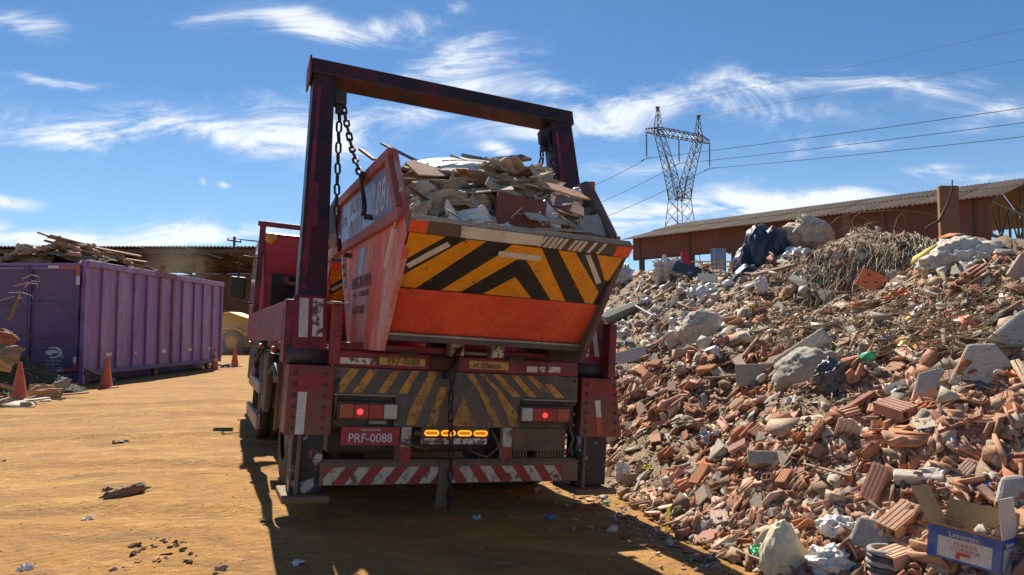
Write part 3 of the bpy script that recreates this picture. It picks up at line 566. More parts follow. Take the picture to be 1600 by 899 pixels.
for k in range(4):
    cx = -.255+k*.122; ls = B(); pts = [(cx+sx_*.033+math.cos(a_)*.016, -.006, .531+math.sin(a_)*.016) for sx_, aa in ((1,(-90,-60,-30,0,30,60,90)),(-1,(90,120,150,180,210,240,270))) for a_ in [R(d_) for d_ in aa]]
    rg = P(ls.tube(pts,.0045,6,closed=True),'amber_lamp','ledlit',0,True); B().prism([(p[0],-.004,p[2]) for p in pts],(0,.004,0)).build('lamp_inner','ledin',rg)
P(B().box(-.32,.165,-.005,.045,.452,.495),'lamp_bar_shelf','tapewworn',.006); P(B().tube([(-.385,-.01,.53),(-.34,-.01,.53)],.018,8),'tow_eye','dark',0,True)
for x in (-.435,.325):
    P(B().box(x-.036,x+.036,.0,.06,.33,.57),'striped_upright','bumpwhite',.004); P(B().box(x-.037,x+.037,-.003,.0,.33,.435),'red_band','bumpred')
P(B().box(-.50,-.475,.02,.08,.33,.57),'upright_bracket','wine2')
P(B().box(.37,.82,.03,.06,.40,.565),'rear_plate','brownsteel',.004)
lv = B(); [lv.box(.37+k*.024,.384+k*.024,.03,.06,.33,.399) for k in range(19) if not 6 <= k <= 8]; P(lv,'louvre','brownsteel')
P(B().box(-.93,-.42,.25,.5,.35,.9).box(-.4,.4,.3,.7,.35,.9),'gearbox_housing','dark',.03)
for pts_ in ([(-.55,.02,.56),(-.5,-.02,.47),(-.3,.02,.42),(-.1,.05,.45)],[(.2,.03,.56),(.26,-.02,.44),(.18,.02,.36),(.05,.06,.40)],[(-.90,.12,1.0),(-.935,-.02,.86),(-.93,.0,.7),(-.94,.05,.5)],[(.83,.04,.62),(.86,-.02,.5),(.84,.02,.38)]):
    P(B().tube([Vector(pts_[0]).lerp(Vector(pts_[1]),.0)]+[Vector(q) for q in pts_[1:]],.011,7),'hydraulic_hose','dark',0,True)
for x in (-.93,.86):
    for z in (.60,.68,.76,.93): P(B().lathe([(.001,-.012),(.012,-.010),(.014,.001)],8,'Y',(x,0,z)),'bolt','brownsteel')
# bumper bar with red and cream diagonals
bu = P(B().box(-1.0,.925,.0,.08,.18,.335),'rear_bumper','brownsteel',.006)
def clipx(poly, x0, x1):
    for ax, sgn in ((x0, 1), (x1, -1)):
        outp = []
        for i in range(len(poly)):
            p, q = poly[i], poly[(i+1) % len(poly)]; dp, dq = (p[0]-ax)*sgn, (q[0]-ax)*sgn
            if dp >= 0: outp.append(p)
            if dp*dq < 0: t_ = dp/(dp-dq); outp.append((p[0]+t_*(q[0]-p[0]), p[1]+t_*(q[1]-p[1])))
        poly = outp
        if len(poly) < 3: return []
    return poly
for x0, x1, sl in ((-.975,-.185,.085),(-.105,.78,-.085)):
    k = 0; x = x0 - .2
    while x < x1 + .2:
        q = clipx([(x,.188),(x+.085,.188),(x+.085+sl,.300),(x+sl,.300)], x0, x1)
        if q: B().prism([(a_,-.004,c_) for a_, c_ in q],(0,.003,0)).build('diagonal_stripe','bumpred' if k % 2 else 'bumpwhite',bu)
        x += .085; k += 1
P(B().box(-.98,.9,-.001,.08,.336,.350),'bumper_top','dark')
P(B().prism([(-.185,-.03,.35),(-.12,-.03,.35),(-.115,-.03,.02),(-.20,-.03,.02)],(0,.03,0)),'tow_bracket','dark',.004)

# ------------------------------------------------------------------ skips
SK = Vector((0,.2,1.09))
def make_skip(label, dy, name='skip'):
    root = empty(name, tw(SK + Vector((0,dy,0))), label, 'skip', TR)
    def S(bd, nm, m, bevel=0, parent=None):
        bd.v = [(x, y-SK.y, z-SK.z) for x, y, z in bd.v]; return bd.build(nm, m, parent or root, False, bevel)
    xl, xr = -.77, .68
    side = [(-.92,1.77),(-.40,2.38),(1.42,2.36),(1.42,1.90),(1.22,1.84),(.62,1.09),(-.44,1.09)]
    for s, x in ((-1,xl),(1,xr)):
        t_ = .035
        sp_ = S(B().prism([(x,y,z) for y,z in side],(-s*t_,0,0)),'side_panel','skipred' if s<0 else 'skipin')
        # raised frame round the blue panel, flange, sloping edge
        o_ = s*.035
        fr = B()
        def fb(a, c, wd): fr.beam((x+o_/2,a[0],a[1]),(x+o_/2,c[0],c[1]),wd,.036,up=(s,0,0))
        fb((-.42,2.345),(1.42,2.325),.075); fb((-.80,1.90),(1.42,1.89),.075); fb((-.385,2.31),(-.73,1.93),.075); fb((1.39,2.29),(1.39,1.93),.05)
        S(fr,'rim_frame','skipframe',.004)
        if s < 0:
            S(B().prism([(x-.003,-.43,2.305),(x-.003,1.36,2.285),(x-.003,1.36,1.93),(x-.003,-.755,1.94)][::1],(.002,0,0)),'painted_panel','bluepanel')
            S(B().beam((x-.012,-.66,1.83),(x-.012,-.50,1.60),.022,.022,up=(s,0,0)),'white_bar','tapew')
            S(B().beam((x-.012,1.02,1.80),(x-.012,.86,1.55),.022,.022,up=(s,0,0)),'white_bar','tapewworn')
            S(B().prism([(x-.003,.20,1.80),(x-.003,.36,1.82),(x-.003,.40,1.62),(x-.003,.30,1.55)],(.002,0,0)),'painted_patch','bluepanel')
            for by in (.05,.75): S(B().tube([(x,by,2.0 if by<.4 else 1.80),(x-.06,by,2.0 if by<.4 else 1.80)],.02,12),'lifting_pin','dark')
        else:
            for by in (.05,.75): S(B().tube([(x,by,2.0),(x+.09,by,2.0)],.028,12),'lifting_pin','dark')
    # floor and the two sloping ends
    S(B().box(xl+.036,xr-.036,-.40,.60,1.20,1.225),'floor','skipin')
    U_ = Vector((0,-.50,.54)).normalized(); Nn = Vector((0,-.54,-.50)).normalized(); P0 = Vector((0,-.42,1.22))
    def fp(x, s_, d=0): q = P0 + U_*s_ + Nn*d; return (x, q.y, q.z)
    S(B().prism([fp(-.735,-.02),fp(.645,-.02),fp(.645,.77),fp(-.735,.77)],tuple(-Nn*.02)),'end_wall','skiporange')
    S(B().prism([fp(-.7695,.35,.003),fp(.6795,.355,.003),fp(.6795,.768,.003),fp(-.7695,.758,.003)],tuple(-Nn*.0028)),'hazard_ground','black')
    S(B().prism([fp(-.7695,.0,.003),fp(.6795,.0,.003),fp(.6795,.354,.003),fp(-.7695,.349,.003)],tuple(-Nn*.0028)),'lower_face','skiporange')
    S(B().beam((-.75,-.405,1.185),(.66,-.405,1.185),.06,.05),'bottom_edge','skipin'); S(B().beam((-.74,-.437,1.2),(.655,-.437,1.2),.006,.012),'bright_edge','alu')
    Y_ = [[(-.761,.757),(-.546,.757),(-.752,.554)],[(-.416,.757),(-.293,.757),(-.625,.362),(-.752,.362),(-.752,.424)],[(-.467,.362),(-.192,.664),(-.123,.757),(-.025,.757),(.002,.657),(-.058,.653),(-.341,.362)],
          [(-.0245,.757),(.071,.757),(.392,.362),(.285,.362),(.0025,.657)],[(-.191,.362),(-.022,.518),(.145,.362)],[(.185,.757),(.306,.757),(.60,.465),(.60,.362),(.543,.362)],[(.463,.757),(.655,.757),(.63,.56),(.60,.57)]]
    for q in Y_: S(B().prism([fp(x,s_,.006) for x,s_ in q],tuple(-Nn*.0028)),'hazard_stripe','amber')
    for q in ([(-.731,.531),(-.527,.725),(-.499,.698),(-.704,.508)],[(-.193,.701),(.09,.701),(.095,.663),(-.19,.664)],[(.385,.743),(.411,.756),(.583,.549),(.554,.529)]):
        S(B().prism([fp(x,s_,.0095) for x,s_ in q],tuple(-Nn*.003)),'reflector_strip','tapew')
    # lip
    S(B().prism([fp(-.77,.765,.012),fp(.68,.77,.012),fp(.68,.86,.012),fp(-.77,.85,.012)],tuple(-Nn*.06)),'rear_lip','skipin',.004)
    for x0, x1 in ((-.772,-.67),(.57,.682)): S(B().prism([fp(x0,.768,.015),fp(x1,.768,.015),fp(x1,.855,.015),fp(x0,.848,.015)],tuple(-Nn*.0028)),'lip_end','skiporange')
    S(B().prism([fp(-.46,.770,.0155),fp(-.1,.772,.0155),fp(.05,.78,.0155),fp(.05,.853,.0155),fp(-.475,.85,.0155)],tuple(-Nn*.003)),'white_tape','tapew')
    for k in range(13):
        if k in (5,9,11): continue
        xx = .055+k*.034; S(B().prism([fp(xx-.02,.772,.0155),fp(xx-.002+.004*(k%3),.772,.0155),fp(xx+.028,.853,.0155),fp(xx+.006,.853,.0155)],tuple(-Nn*.003)),'torn_tape','tapew')
    # front end: sloping, plain
    S(B().prism([(xl+.036,.62,1.22),(xl+.036,1.22,1.86),(xl+.036,1.22,1.9),(xl+.036,.58,1.22)][:1]+[(xl+.036,1.40,1.88),(xl+.036,1.38,1.91),(xl+.036,.60,1.25)],(xr-xl-.072,0,0)),'front_wall','skiporange')
    return root, S
skip1, S1 = make_skip('orange red skip with black and yellow chevrons, hung on gantry chains and heaped with rubble', 0)
skip2, S2 = make_skip('second loaded skip on the truck bed, mostly hidden behind the chained chevron skip', 2.68)
def skt(bd, **k):
    t_ = text(bd, 'lettering', k['m'], skip1, (-.7752, k['y']-SK.y, k['z']-SK.z), (0,-1,k.get('sl',0)), (0,0,1), k['s'], k['sx']); return t_
skt('1881', m='letblue', y=-.19, z=2.10, s=.33, sx=.82); skt('4000', m='letblue', y=.70, z=2.19, s=.18, sx=1.6); skt('4001', m='letblue', y=.66, z=2.02, s=.18, sx=1.6); skt('-', m='letblue', y=.34, z=2.05, s=.2, sx=1.3); skt('(62)', m='letblue', y=1.15, z=2.12, s=.10, sx=1.2)
skt('RASORAMA', m='letfade', y=.27, z=1.56, s=.13, sx=.95); skt('COLAR', m='letfade', y=.14, z=1.475, s=.06, sx=1.6); skt('==', m='letfade', y=.47, z=1.465, s=.09, sx=1.6); skt('A  FF-1881', m='letfade', y=.30, z=1.36, s=.085, sx=1.1)

# ------------------------------------------------------------------ chains
def link_mesh(L_=.105, W_=.056, r=.0095):
    pts = []; h = (L_-W_)/2
    for k in range(5): a = R(180*k/4); pts.append((math.cos(a)*(W_/2-r), 0, h+math.sin(a)*(W_/2-r)))
    for k in range(5): a = R(180+180*k/4); pts.append((math.cos(a)*(W_/2-r), 0, -h+math.sin(a)*(W_/2-r)))
    return B().tube(pts, r, 6, closed=True).mesh('link', 'chain', True)
LM = link_mesh(); LM2 = link_mesh(.085,.046,.007)
def chain(pts, label, lm=LM, pitch=.082, hook=None, group=None):
    pts = [Vector(p) for p in pts]; root = empty('chain', tw(pts[0]), label, 'chain', TR, group)
    segs = [(pts[i], pts[i+1]) for i in range(len(pts)-1)]; tot = sum((q-p).length for p, q in segs); n_ = max(2, round(tot/pitch)); pitch = tot/n_
    for k in range(n_):
        s_ = (k+.5)*pitch
        for p, q in segs:
            l_ = (q-p).length
            if s_ <= l_ or (p, q) == segs[-1]: c_ = p.lerp(q, min(s_/l_, 1)); d = (q-p).normalized(); break
            s_ -= l_
        o = bpy.data.objects.new('link', lm); COL.objects.link(o); o.parent = root; o.location = c_ - pts[0]
        qd = d.to_track_quat('Z', 'Y'); o.rotation_euler = (qd @ Euler((0,0,R(35) if k % 2 else R(125))).to_quaternion() @ Euler((random.uniform(-.12,.12),0,0)).to_quaternion()).to_euler()
    if hook:
        h0 = Vector(hook[0]) - pts[0]; h1 = Vector(hook[1]) - pts[0]; d = (h1-h0); L_ = d.length; d.normalize(); sd_ = Vector((0,-1,0)) if abs(d.y) < .9 else Vector((1,0,0)); sd_ = (sd_-d*sd_.dot(d)).normalized()
        g = [h0, h0+d*L_*.35+sd_*.02, h0+d*L_*.7+sd_*.035, h0+d*L_*.92+sd_*.03, h0+d*L_, h0+d*L_*.93-sd_*.03, h0+d*L_*.78-sd_*.035]
        B().tube(g,[.014,.015,.017,.018,.018,.014,.007],10).build('hook','chain',root,True)
        B().tube([h0+Vector((0,0,.045))+d*0+sd_*(.03*math.cos(a_))+d*(.035*math.sin(a_)) for a_ in np.linspace(0,2*math.pi,13)[:-1]],.012,8,closed=True).build('shackle','chain',root,True)
chain([(-.93,.90,3.06),(-.875,.95,2.05)],'straight hanging chain nearest the left gantry arm, hook beside the blue panel',hook=((-.875,.95,2.03),(-.865,.75,1.84)))
chain([(-.91,.92,3.07),(-.86,.60,2.62),(-.83,.25,2.30)],'slanting chain right of the straight one, hooked to the skip side over the blue panel',hook=((-.83,.24,2.27),(-.835,.05,2.02)))
chain([(.88,.86,3.07),(.79,.70,2.62),(.74,.55,2.35)],'loose chain swinging left from the right gantry arm behind the rubble load')
chain([(.915,.83,3.06),(.93,.62,2.60),(.86,.45,2.25)],'chain lying tight against the right gantry arm')
chain([(-.145,-.06,.96),(-.155,-.07,.75),(-.13,-.08,.40),(-.12,-.08,.02)],'rusty chain dangling from the tail of the truck to the ground past the amber lamps',LM2,.066,hook=((-.13,-.09,1.06),(-.22,-.09,.93)))

# ------------------------------------------------------------------ rubble pieces
def frag_col(kind):
    r = rng.random()
    if kind == 'brick': c = np.array([(.50,.17,.075),(.60,.27,.145),(.34,.10,.04),(.66,.43,.30),(.44,.21,.11),(.24,.09,.045)][rng.integers(6)])
    elif kind == 'conc': c = np.array([(.42,.37,.29),(.52,.46,.37),(.30,.265,.21),(.66,.61,.52),(.40,.32,.23),(.22,.19,.15)][rng.integers(6)])
    elif kind == 'wood': c = np.array([(.33,.20,.10),(.45,.31,.17),(.20,.12,.07)][rng.integers(3)])
    elif kind == 'misc': c = np.array([(.70,.68,.64),(.66,.64,.60),(.05,.05,.055),(.16,.17,.18),(.65,.14,.03),(.05,.16,.35),(.12,.35,.18),(.62,.45,.10)][rng.integers(8)])
    else: c = np.array([(.30,.19,.10),(.22,.14,.08),(.38,.27,.16)][rng.integers(3)])
    return c*(.8+.4*r)
def hull(pts):
    bm_ = bmesh.new(); [bm_.verts.new(p) for p in pts]; bmesh.ops.convex_hull(bm_, input=bm_.verts)
    bmesh.ops.delete(bm_, geom=[v_ for v_ in bm_.verts if not v_.link_faces], context='VERTS')
    bmesh.ops.dissolve_limit(bm_, angle_limit=.12, verts=bm_.verts, edges=bm_.edges)
    bm_.verts.index_update(); r = ([tuple(v_.co) for v_ in bm_.verts], [tuple(v_.index for v_ in f.verts) for f in bm_.faces]); bm_.free(); return r
def shard(i):       # flat plate broken off a hollow block, with combed ribs on one face
    rs = random.Random(i); n_ = rs.choice((4,4,5,5,6)); an0 = [2*math.pi*(k+rs.uniform(-.28,.28))/n_ for k in range(n_)]
    asp = rs.uniform(.28,.9); rr = [rs.uniform(.33,.58) for _ in an0]; th = rs.uniform(.045,.085)
    po = [(math.cos(a)*r_, math.sin(a)*r_*asp) for a, r_ in zip(an0, rr)]
    b = B().prism([(x,y,-th/2) for x, y in po], (0,0,th))
    mnx, mxx = min(p[0] for p in po), max(p[0] for p in po)
    for k in range(3 if i % 3 == 0 else 0):
        y = (k-1)*.16*asp*1.5; q = clipx([(p[1],p[0]) for p in po], y-.03, y+.03)
        if len(q) >= 3: b.prism([(c_,a_,th/2-.002) for a_, c_ in q], (0,0,.022))
    return b.v, b.f
def angle_piece(i):   # L or U shaped corner of a hollow block
    rs = random.Random(100+i); t_ = rs.uniform(.05,.07); a, h_ = rs.uniform(.4,.5), rs.uniform(.18,.34); e1, e2 = rs.uniform(-.12,.12), rs.uniform(-.1,.1)
    b = B().prism([(-a+e1,-.16,0),(a,-.16+e2*.3,0),(a+e2,.18,0),(-a,.16,0)], (0,0,t_))
    b.prism([(-a+e1,-.16,t_+.001),(a-.05,-.16,t_+.001),(a-.15+e2,-.16,h_),(-a+.1,-.16,h_*rs.uniform(.5,1))], (0,t_,0))
    if i % 2: b.prism([(-a,.16-t_,t_+.001),(a*.4,.17-t_,t_+.001),(a*.2,.17-t_,h_*.8),(-a+.05,.16-t_,h_)], (0,t_,0))
    return b.v, b.f
def hollow(i):        # part of a hollow block with open cells
    rs = random.Random(200+i); L_, W_, H_, t_ = 1.0, rs.uniform(.5,.62), rs.uniform(.28,.40), .055; b = B(); l_ = L_/2
    for z in (-H_/2, H_/2-t_): b.box(-l_,l_,-W_/2,W_/2,z,z+t_)
    for y in (-W_/2, -t_/2, W_/2-t_): b.box(-l_+.012,l_-.012,y+.001,y+t_-.001,-H_/2+t_+.001,H_/2-t_-.001)
    for k in range(4): b.box(-l_+.02,l_-.02,-W_/2+.05+k*W_/4.2,-W_/2+.08+k*W_/4.2,H_/2+.001,H_/2+.014)
    return b.v, b.f
def chunk(i, flat=1.0, npt=16):
    rs = random.Random(300+i+int(flat*100)); pts = []
    npt = rs.randint(8, npt-4)
    for _ in range(npt):
        d = Vector((rs.gauss(0,1),rs.gauss(0,1),rs.gauss(0,1))).normalized(); k = rs.uniform(.30,.58); m_ = max(abs(d.x),abs(d.y),abs(d.z)); d = d/(m_**.85)
        pts.append((d.x*k, d.y*k*.75, d.z*k*.6*flat))
    return hull(pts)
def tile(i):
    rs = random.Random(400+i); b = B(); n_ = 6; r_ = .35; th = .05; L_ = rs.uniform(.35,.5)
    for k in range(n_-1):
        a, c_ = R(25+130*k/(n_-1)), R(25+130*(k+1)/(n_-1)); e = rs.uniform(-.08,.08)
        b.add([(-L_+e,r_*math.cos(a),r_*math.sin(a)-.25),(L_+e,r_*math.cos(a),r_*math.sin(a)-.25),(L_+e,r_*math.cos(c_),r_*math.sin(c_)-.25),(-L_+e,r_*math.cos(c_),r_*math.sin(c_)-.25),
               (-L_+e,(r_-th)*math.cos(a),(r_-th)*math.sin(a)-.25),(L_+e,(r_-th)*math.cos(a),(r_-th)*math.sin(a)-.25),(L_+e,(r_-th)*math.cos(c_),(r_-th)*math.sin(c_)-.25),(-L_+e,(r_-th)*math.cos(c_),(r_-th)*math.sin(c_)-.25)],
              [(0,1,2,3),(7,6,5,4),(0,4,5,1),(3,2,6,7),(0,3,7,4),(1,5,6,2)])
    return b.v, b.f
def stick(i):
    rs = random.Random(500+i); b = B(); b.prism([(-.5,-.05,0),(.5,-.045,0),(.47,.05,0),(-.5,.06,0)], (0,0,.05)); return b.v, b.f
SH = [shard(i) for i in range(14)]; AN = [angle_piece(i) for i in range(8)]; HO = [hollow(i) for i in range(3)]; CH = [chunk(i) for i in range(12)]; CF = [chunk(i,.38,14) for i in range(10)]; TI = [tile(i) for i in range(3)]; ST = [stick(i) for i in range(3)]
def orient(x, y, tilt, flatness=None):
    n_ = nrm(x, y); ax = Vector((random.gauss(0,1),random.gauss(0,1),random.gauss(0,1))).normalized()
    return Matrix.Rotation(random.gauss(0, tilt), 3, ax) @ n_.to_track_quat('Z','Y').to_matrix() @ Matrix.Rotation(random.uniform(0,6.283), 3, 'Z')
class Soup:           # many small fragments joined as one mesh, each with its own tint
    def __init__(s): s.V = []; s.F = []; s.Cc = []; s.n = 0
    def put(s, proto, c, m3, size, col):
        v_ = np.asarray(proto[0]) * size; v_ = v_ @ np.array(m3).T + np.array(c); s.V.append(v_); o = s.n
        s.F += [tuple(i+o for i in f) for f in proto[1]]; s.Cc.append(np.tile([*col,1.0], (len(v_),1))); s.n += len(v_)
    def build(s, name, m, label):
        me = bpy.data.meshes.new(name); V_ = np.concatenate(s.V); cnt = np.array([len(f) for f in s.F]); idx = np.fromiter((i for f in s.F for i in f), int)
        me.vertices.add(len(V_)); me.vertices.foreach_set('co', V_.ravel()); me.loops.add(len(idx)); me.loops.foreach_set('vertex_index', idx)
        me.polygons.add(len(cnt)); me.polygons.foreach_set('loop_start', np.concatenate([[0], np.cumsum(cnt)[:-1]])); me.update(calc_edges=True)
        at_ = me.color_attributes.new('tint', 'FLOAT_COLOR', 'POINT'); at_.data.foreach_set('color', np.concatenate(s.Cc).ravel()); me.materials.append(M[m])
        o = bpy.data.objects.new(name, me); COL.objects.link(o); o['kind'] = 'stuff'; o['label'] = label; return o
# small fragments over the whole heap
K1, K2 = 24000, 5000
px = rng.uniform(880, 1760, K1); py = rng.uniform(395, 960, K1); X, Y, hit = hits(px, py); ok = hit & (hp(X, Y) > .015)
X, Y = X[ok], Y[ok]; X2 = rng.uniform(-1.5, 11, K2); Y2 = rng.uniform(1.4, 17, K2); o2 = hp(X2, Y2) > .02; X = np.concatenate([X, X2[o2]]); Y = np.concatenate([Y, Y2[o2]]); Z = surf(X, Y)
def proj_y(x, y, z): return 449.5 - F*((z-CAMH)*math.cos(PITCH) - y*math.sin(PITCH))/(y*math.cos(PITCH)+(z-CAMH)*math.sin(PITCH))
def proj_x(x, y, z): return 800 + F*x/(y*math.cos(PITCH)+(z-CAMH)*math.sin(PITCH))
PX, PY = proj_x(X, Y, Z), proj_y(X, Y, Z)
soup_b, soup_c = Soup(), Soup()
for x, y, z, qx, qy in zip(X, Y, Z, PX, PY):
    x, y, z = float(x), float(y), float(z); r = random.random(); D = math.hypot(x, y)
    pb = .74 if qy > 580 else (.50 if qx > 1180 else .26)
    zn = wav(x, y, 1.3, 9); zo = wav(x, y, 1.1, 3.3); pb *= 1 if zn > -.25 else .45
    s_ = min(.28, (.022 + random.expovariate(1/.034))*(.62 if zn < -.25 and not (qx < 1180 and qy < 560) else 1) * (1 if D < 8 else 1.15)) * (1.25 if qx < 1180 and qy < 560 else 1)
    m3 = orient(x, y, .65); c = (x, y, z + s_*random.uniform(-.08,.22))
    if zo > .45 and r > .35: soup_c.put(random.choice(ST if random.random() < .5 else CF), (x,y,z+.02), m3, s_*(1.6 if random.random() < .5 else .8), np.array(((.16,.10,.055),(.10,.07,.04),(.26,.18,.10))[rng.integers(3)])); continue
    if r < pb: 
        k = random.random(); pr = SH[random.randrange(14)] if k < .62 else AN[random.randrange(8)] if k < .86 else TI[random.randrange(3)] if k < .9 else CH[random.randrange(12)]
        soup_b.put(pr, c, m3, s_*1.15, frag_col('brick'))
    elif r < pb + (1-pb)*.76: soup_c.put(random.choice(CH) if random.random() < .6 else random.choice(CF), c, m3, s_, (frag_col('conc')*(1.25 if qy < 580 else 1)).clip(0,.78) if random.random() < (.88 if qy < 580 else .7) else frag_col('soil'))
    elif r < pb + (1-pb)*.88: soup_c.put(random.choice(ST), (c[0],c[1],c[2]+.02), m3, s_*2.0, frag_col('wood'))
    else: soup_c.put(random.choice(CF), (c[0],c[1],c[2]+.02), m3, s_*(1.3 if qy < 560 else .8), frag_col('misc'))
# stray bits along the foot of the heap and on the shaded ground
for k in range(900):
    y = random.uniform(2.4, 7.5); x = float(np.interp(y, FY, FX)) - random.expovariate(1/.16)
    s_ = random.uniform(.012,.05) if random.random() < .93 else .09
    (soup_b.put(random.choice(SH), (x,y,float(gz(x,y))+s_*.1), orient(x,y,.3), s_, frag_col('brick')) if random.random() < .55 else soup_c.put(random.choice(CH), (x,y,float(gz(x,y))+s_*.15), orient(x,y,.3), s_, frag_col('conc')))
soup_b.build('brick_rubble', 'frag', 'countless small broken brick and tile fragments covering the heap')
soup_c.build('concrete_rubble', 'frag', 'countless small grey mortar, wood and plaster scraps in the heap')
gs = Soup()
for k in range(4200):
    y = 2.2 + 24*random.random()**2.2; x = random.uniform(-.75,.45)*y - .3; s_ = random.uniform(.004,.015)*(1+y*.05) * (2.4 if random.random() < .03 else 1)
    if hp(x, y) > .01: continue
    gs.put(random.choice(CH+CF), (x,y,float(gz(x,y))+s_*.05), orient(x,y,.3), s_, random.choice([(.18,.10,.05),(.42,.29,.16),(.30,.19,.10),(.46,.30,.14),(.36,.2,.07),(.30,.10,.05)]))
gs.build('gravel', 'frag', 'small stones and clods strewn over the ochre dirt yard')

# larger pieces, one object each
meshes = {}
def pmesh(kind, i, pr, m):
    k = (kind, i, m)
    if k not in meshes: b = B(); b.v = list(pr[0]); b.f = list(pr[1]); meshes[k] = b.mesh(kind, m)
    return meshes[k]
def piece(name, me, loc, m3, size, label, cat, group=None):
    o = bpy.data.objects.new(name, me); COL.objects.link(o); o.matrix_world = Matrix.Translation(loc) @ (m3 if isinstance(m3, Matrix) else Matrix(m3)).to_4x4() @ Matrix.Diagonal((size,size,size,1) if not hasattr(size,'__len__') else (*size,1))
    return tag(o, label, cat, group)
LMK = [((1515,830),'the cardboard box'),((1222,865),'the cream sack'),((940,760),'the right stabiliser foot'),((1335,580),'the green capped pipe'),((1357,453),'the orange board'),((1537,592),'the pale triangular slab'),
 ((1185,597),'the dark upright slab'),((1100,525),'the tan block'),((1300,612),'the small grey rubbish bag'),((1400,668),'the two-celled hollow brick'),((1195,738),'the squared beige block'),((975,505),'the padded board'),((1320,660),'the reddish batten'),
 ((1043,824),'the yellow strip'),((1370,790),'the upright hollow brick'),((1110,700),'the shiny wrapper'),((1100,467),'the white plastic sheet'),((1532,410),'the biggest boulder')]
def where(x, y, z):
    qx, qy = float(proj_x(x,y,z)), float(proj_y(x,y,z)); (lx, ly), nm_ = min(LMK, key=lambda m_: (m_[0][0]-qx)**2+(m_[0][1]-qy)**2); dx, dy = qx-lx, qy-ly
    far_ = 'just ' if math.hypot(dx,dy) < 45 else ''
    return far_ + (('right of ' if dx > 0 else 'left of ') if abs(dx) > abs(dy) else ('below ' if dy > 0 else 'above ')) + nm_
def size_word(s_, a, b): return 'small' if s_ < a else ('large' if s_ > b else 'medium')
cand = []
px = rng.uniform(905, 1660, 2200); py = 899 - 360*rng.random(2200)**1.0; X, Y, hit = hits(px, py); ok = hit & (hp(X, Y) > .03)
X, Y = X[ok], Y[ok]; used = []
def free(x, y, r):
    for a, b_, c_ in used:
        if (a-x)**2 + (b_-y)**2 < (r+c_)**2: return False
    used.append((x, y, r)); return True
# places kept for the special pieces
KEEP = [((1225,865),.22),((1290,880),.16),((1520,830),.24),((1400,670),.12),((1370,775),.12),((1310,650),.3),((1540,590),.2),((1260,570),.25),((1300,612),.12),((1345,578),.12),((1195,737),.1),((1100,520),.3),((1185,595),.15),((975,505),.3),((985,568),.2),((1360,452),.2),((1400,470),.2),((1340,860),.1),((1410,745),.1)]
kp = np.array([k_[0] for k_ in KEEP], float); kx, ky, _ = hits(kp[:,0], kp[:,1])
for x, y, (_, r_) in zip(kx, ky, KEEP): used.append((float(x), float(y), r_*.5))
nb = nc = nh = 0
for x, y in zip(X, Y):
    x, y = float(x), float(y); D = math.hypot(x, y); k = random.random(); z = sfast(x, y)
    if k < .60 and nb < 285:
        s_ = random.uniform(.075,.19); 
        if not free(x, y, s_*.28): continue
        i = random.randrange(22); pr, m_ = (SH[i], 'brick') if i < 14 else (AN[i-14], 'brick')
        if random.random() < .3: m_ = 'brick2'
        piece('brick_shard', pmesh('brick_shard', i, pr, m_), (x,y,z+s_*.12), orient(x,y,.5), s_*1.2, f"{size_word(s_,.13,.175)} {'flat' if i < 14 else 'bent'} {'pale dusty' if m_ == 'brick2' else 'red'} clay shard {where(x,y,z)}", 'brick shard', 'broken clay shards in the rubble heap'); nb += 1
    elif k < .72 and nh < 34:
        s_ = random.uniform(.13,.20)
        if not free(x, y, s_*.35): continue
        i = random.randrange(3); piece('hollow_brick', pmesh('hollow_brick', i, HO[i], 'brick2' if random.random() < .5 else 'brick'), (x,y,z+s_*.2), orient(x,y,.6), (s_*random.uniform(.7,1.15),s_,s_), f"{size_word(s_,.15,.18)} hollow clay brick with open cells {where(x,y,z)}", 'hollow brick', 'hollow clay bricks in the rubble heap'); nh += 1
    elif nc < 150:
        s_ = random.uniform(.10,.27)
        if not free(x, y, s_*.35): continue
        i = random.randrange(22); pr = CH[i] if i < 12 else CF[i-12]
        piece('concrete_chunk', pmesh('concrete_chunk', i, pr, 'concrete'), (x,y,z+s_*.1), orient(x,y,.45), s_, f"{size_word(s_,.155,.215)} {'blocky' if i < 12 else 'flat'} chunk of broken concrete {where(x,y,z)}", 'concrete chunk', 'concrete chunks in the rubble heap'); nc += 1
# upper part of the heap, fewer but bigger
px = rng.uniform(905, 1640, 500); py = rng.uniform(400, 560, 500); X, Y, hit = hits(px, py); n_up = 0
for x, y in zip(X[hit], Y[hit]):
    x, y = float(x), float(y); s_ = random.uniform(.14,.34)
    if n_up > 70 or not free(x, y, s_*.5): continue
    i = random.randrange(22); pr = CH[i] if i < 12 else CF[i-12]; n_up += 1
    piece('mortar_lump', pmesh('mortar_lump', i, pr, 'concrete'), (x,y,sfast(x,y)+s_*.08), orient(x,y,.4), s_, f"{size_word(s_,.21,.28)} {'blocky' if i < 12 else 'flat'} dusty mortar lump {where(x,y,sfast(x,y))}", 'mortar lump', 'mortar lumps in the upper heap')

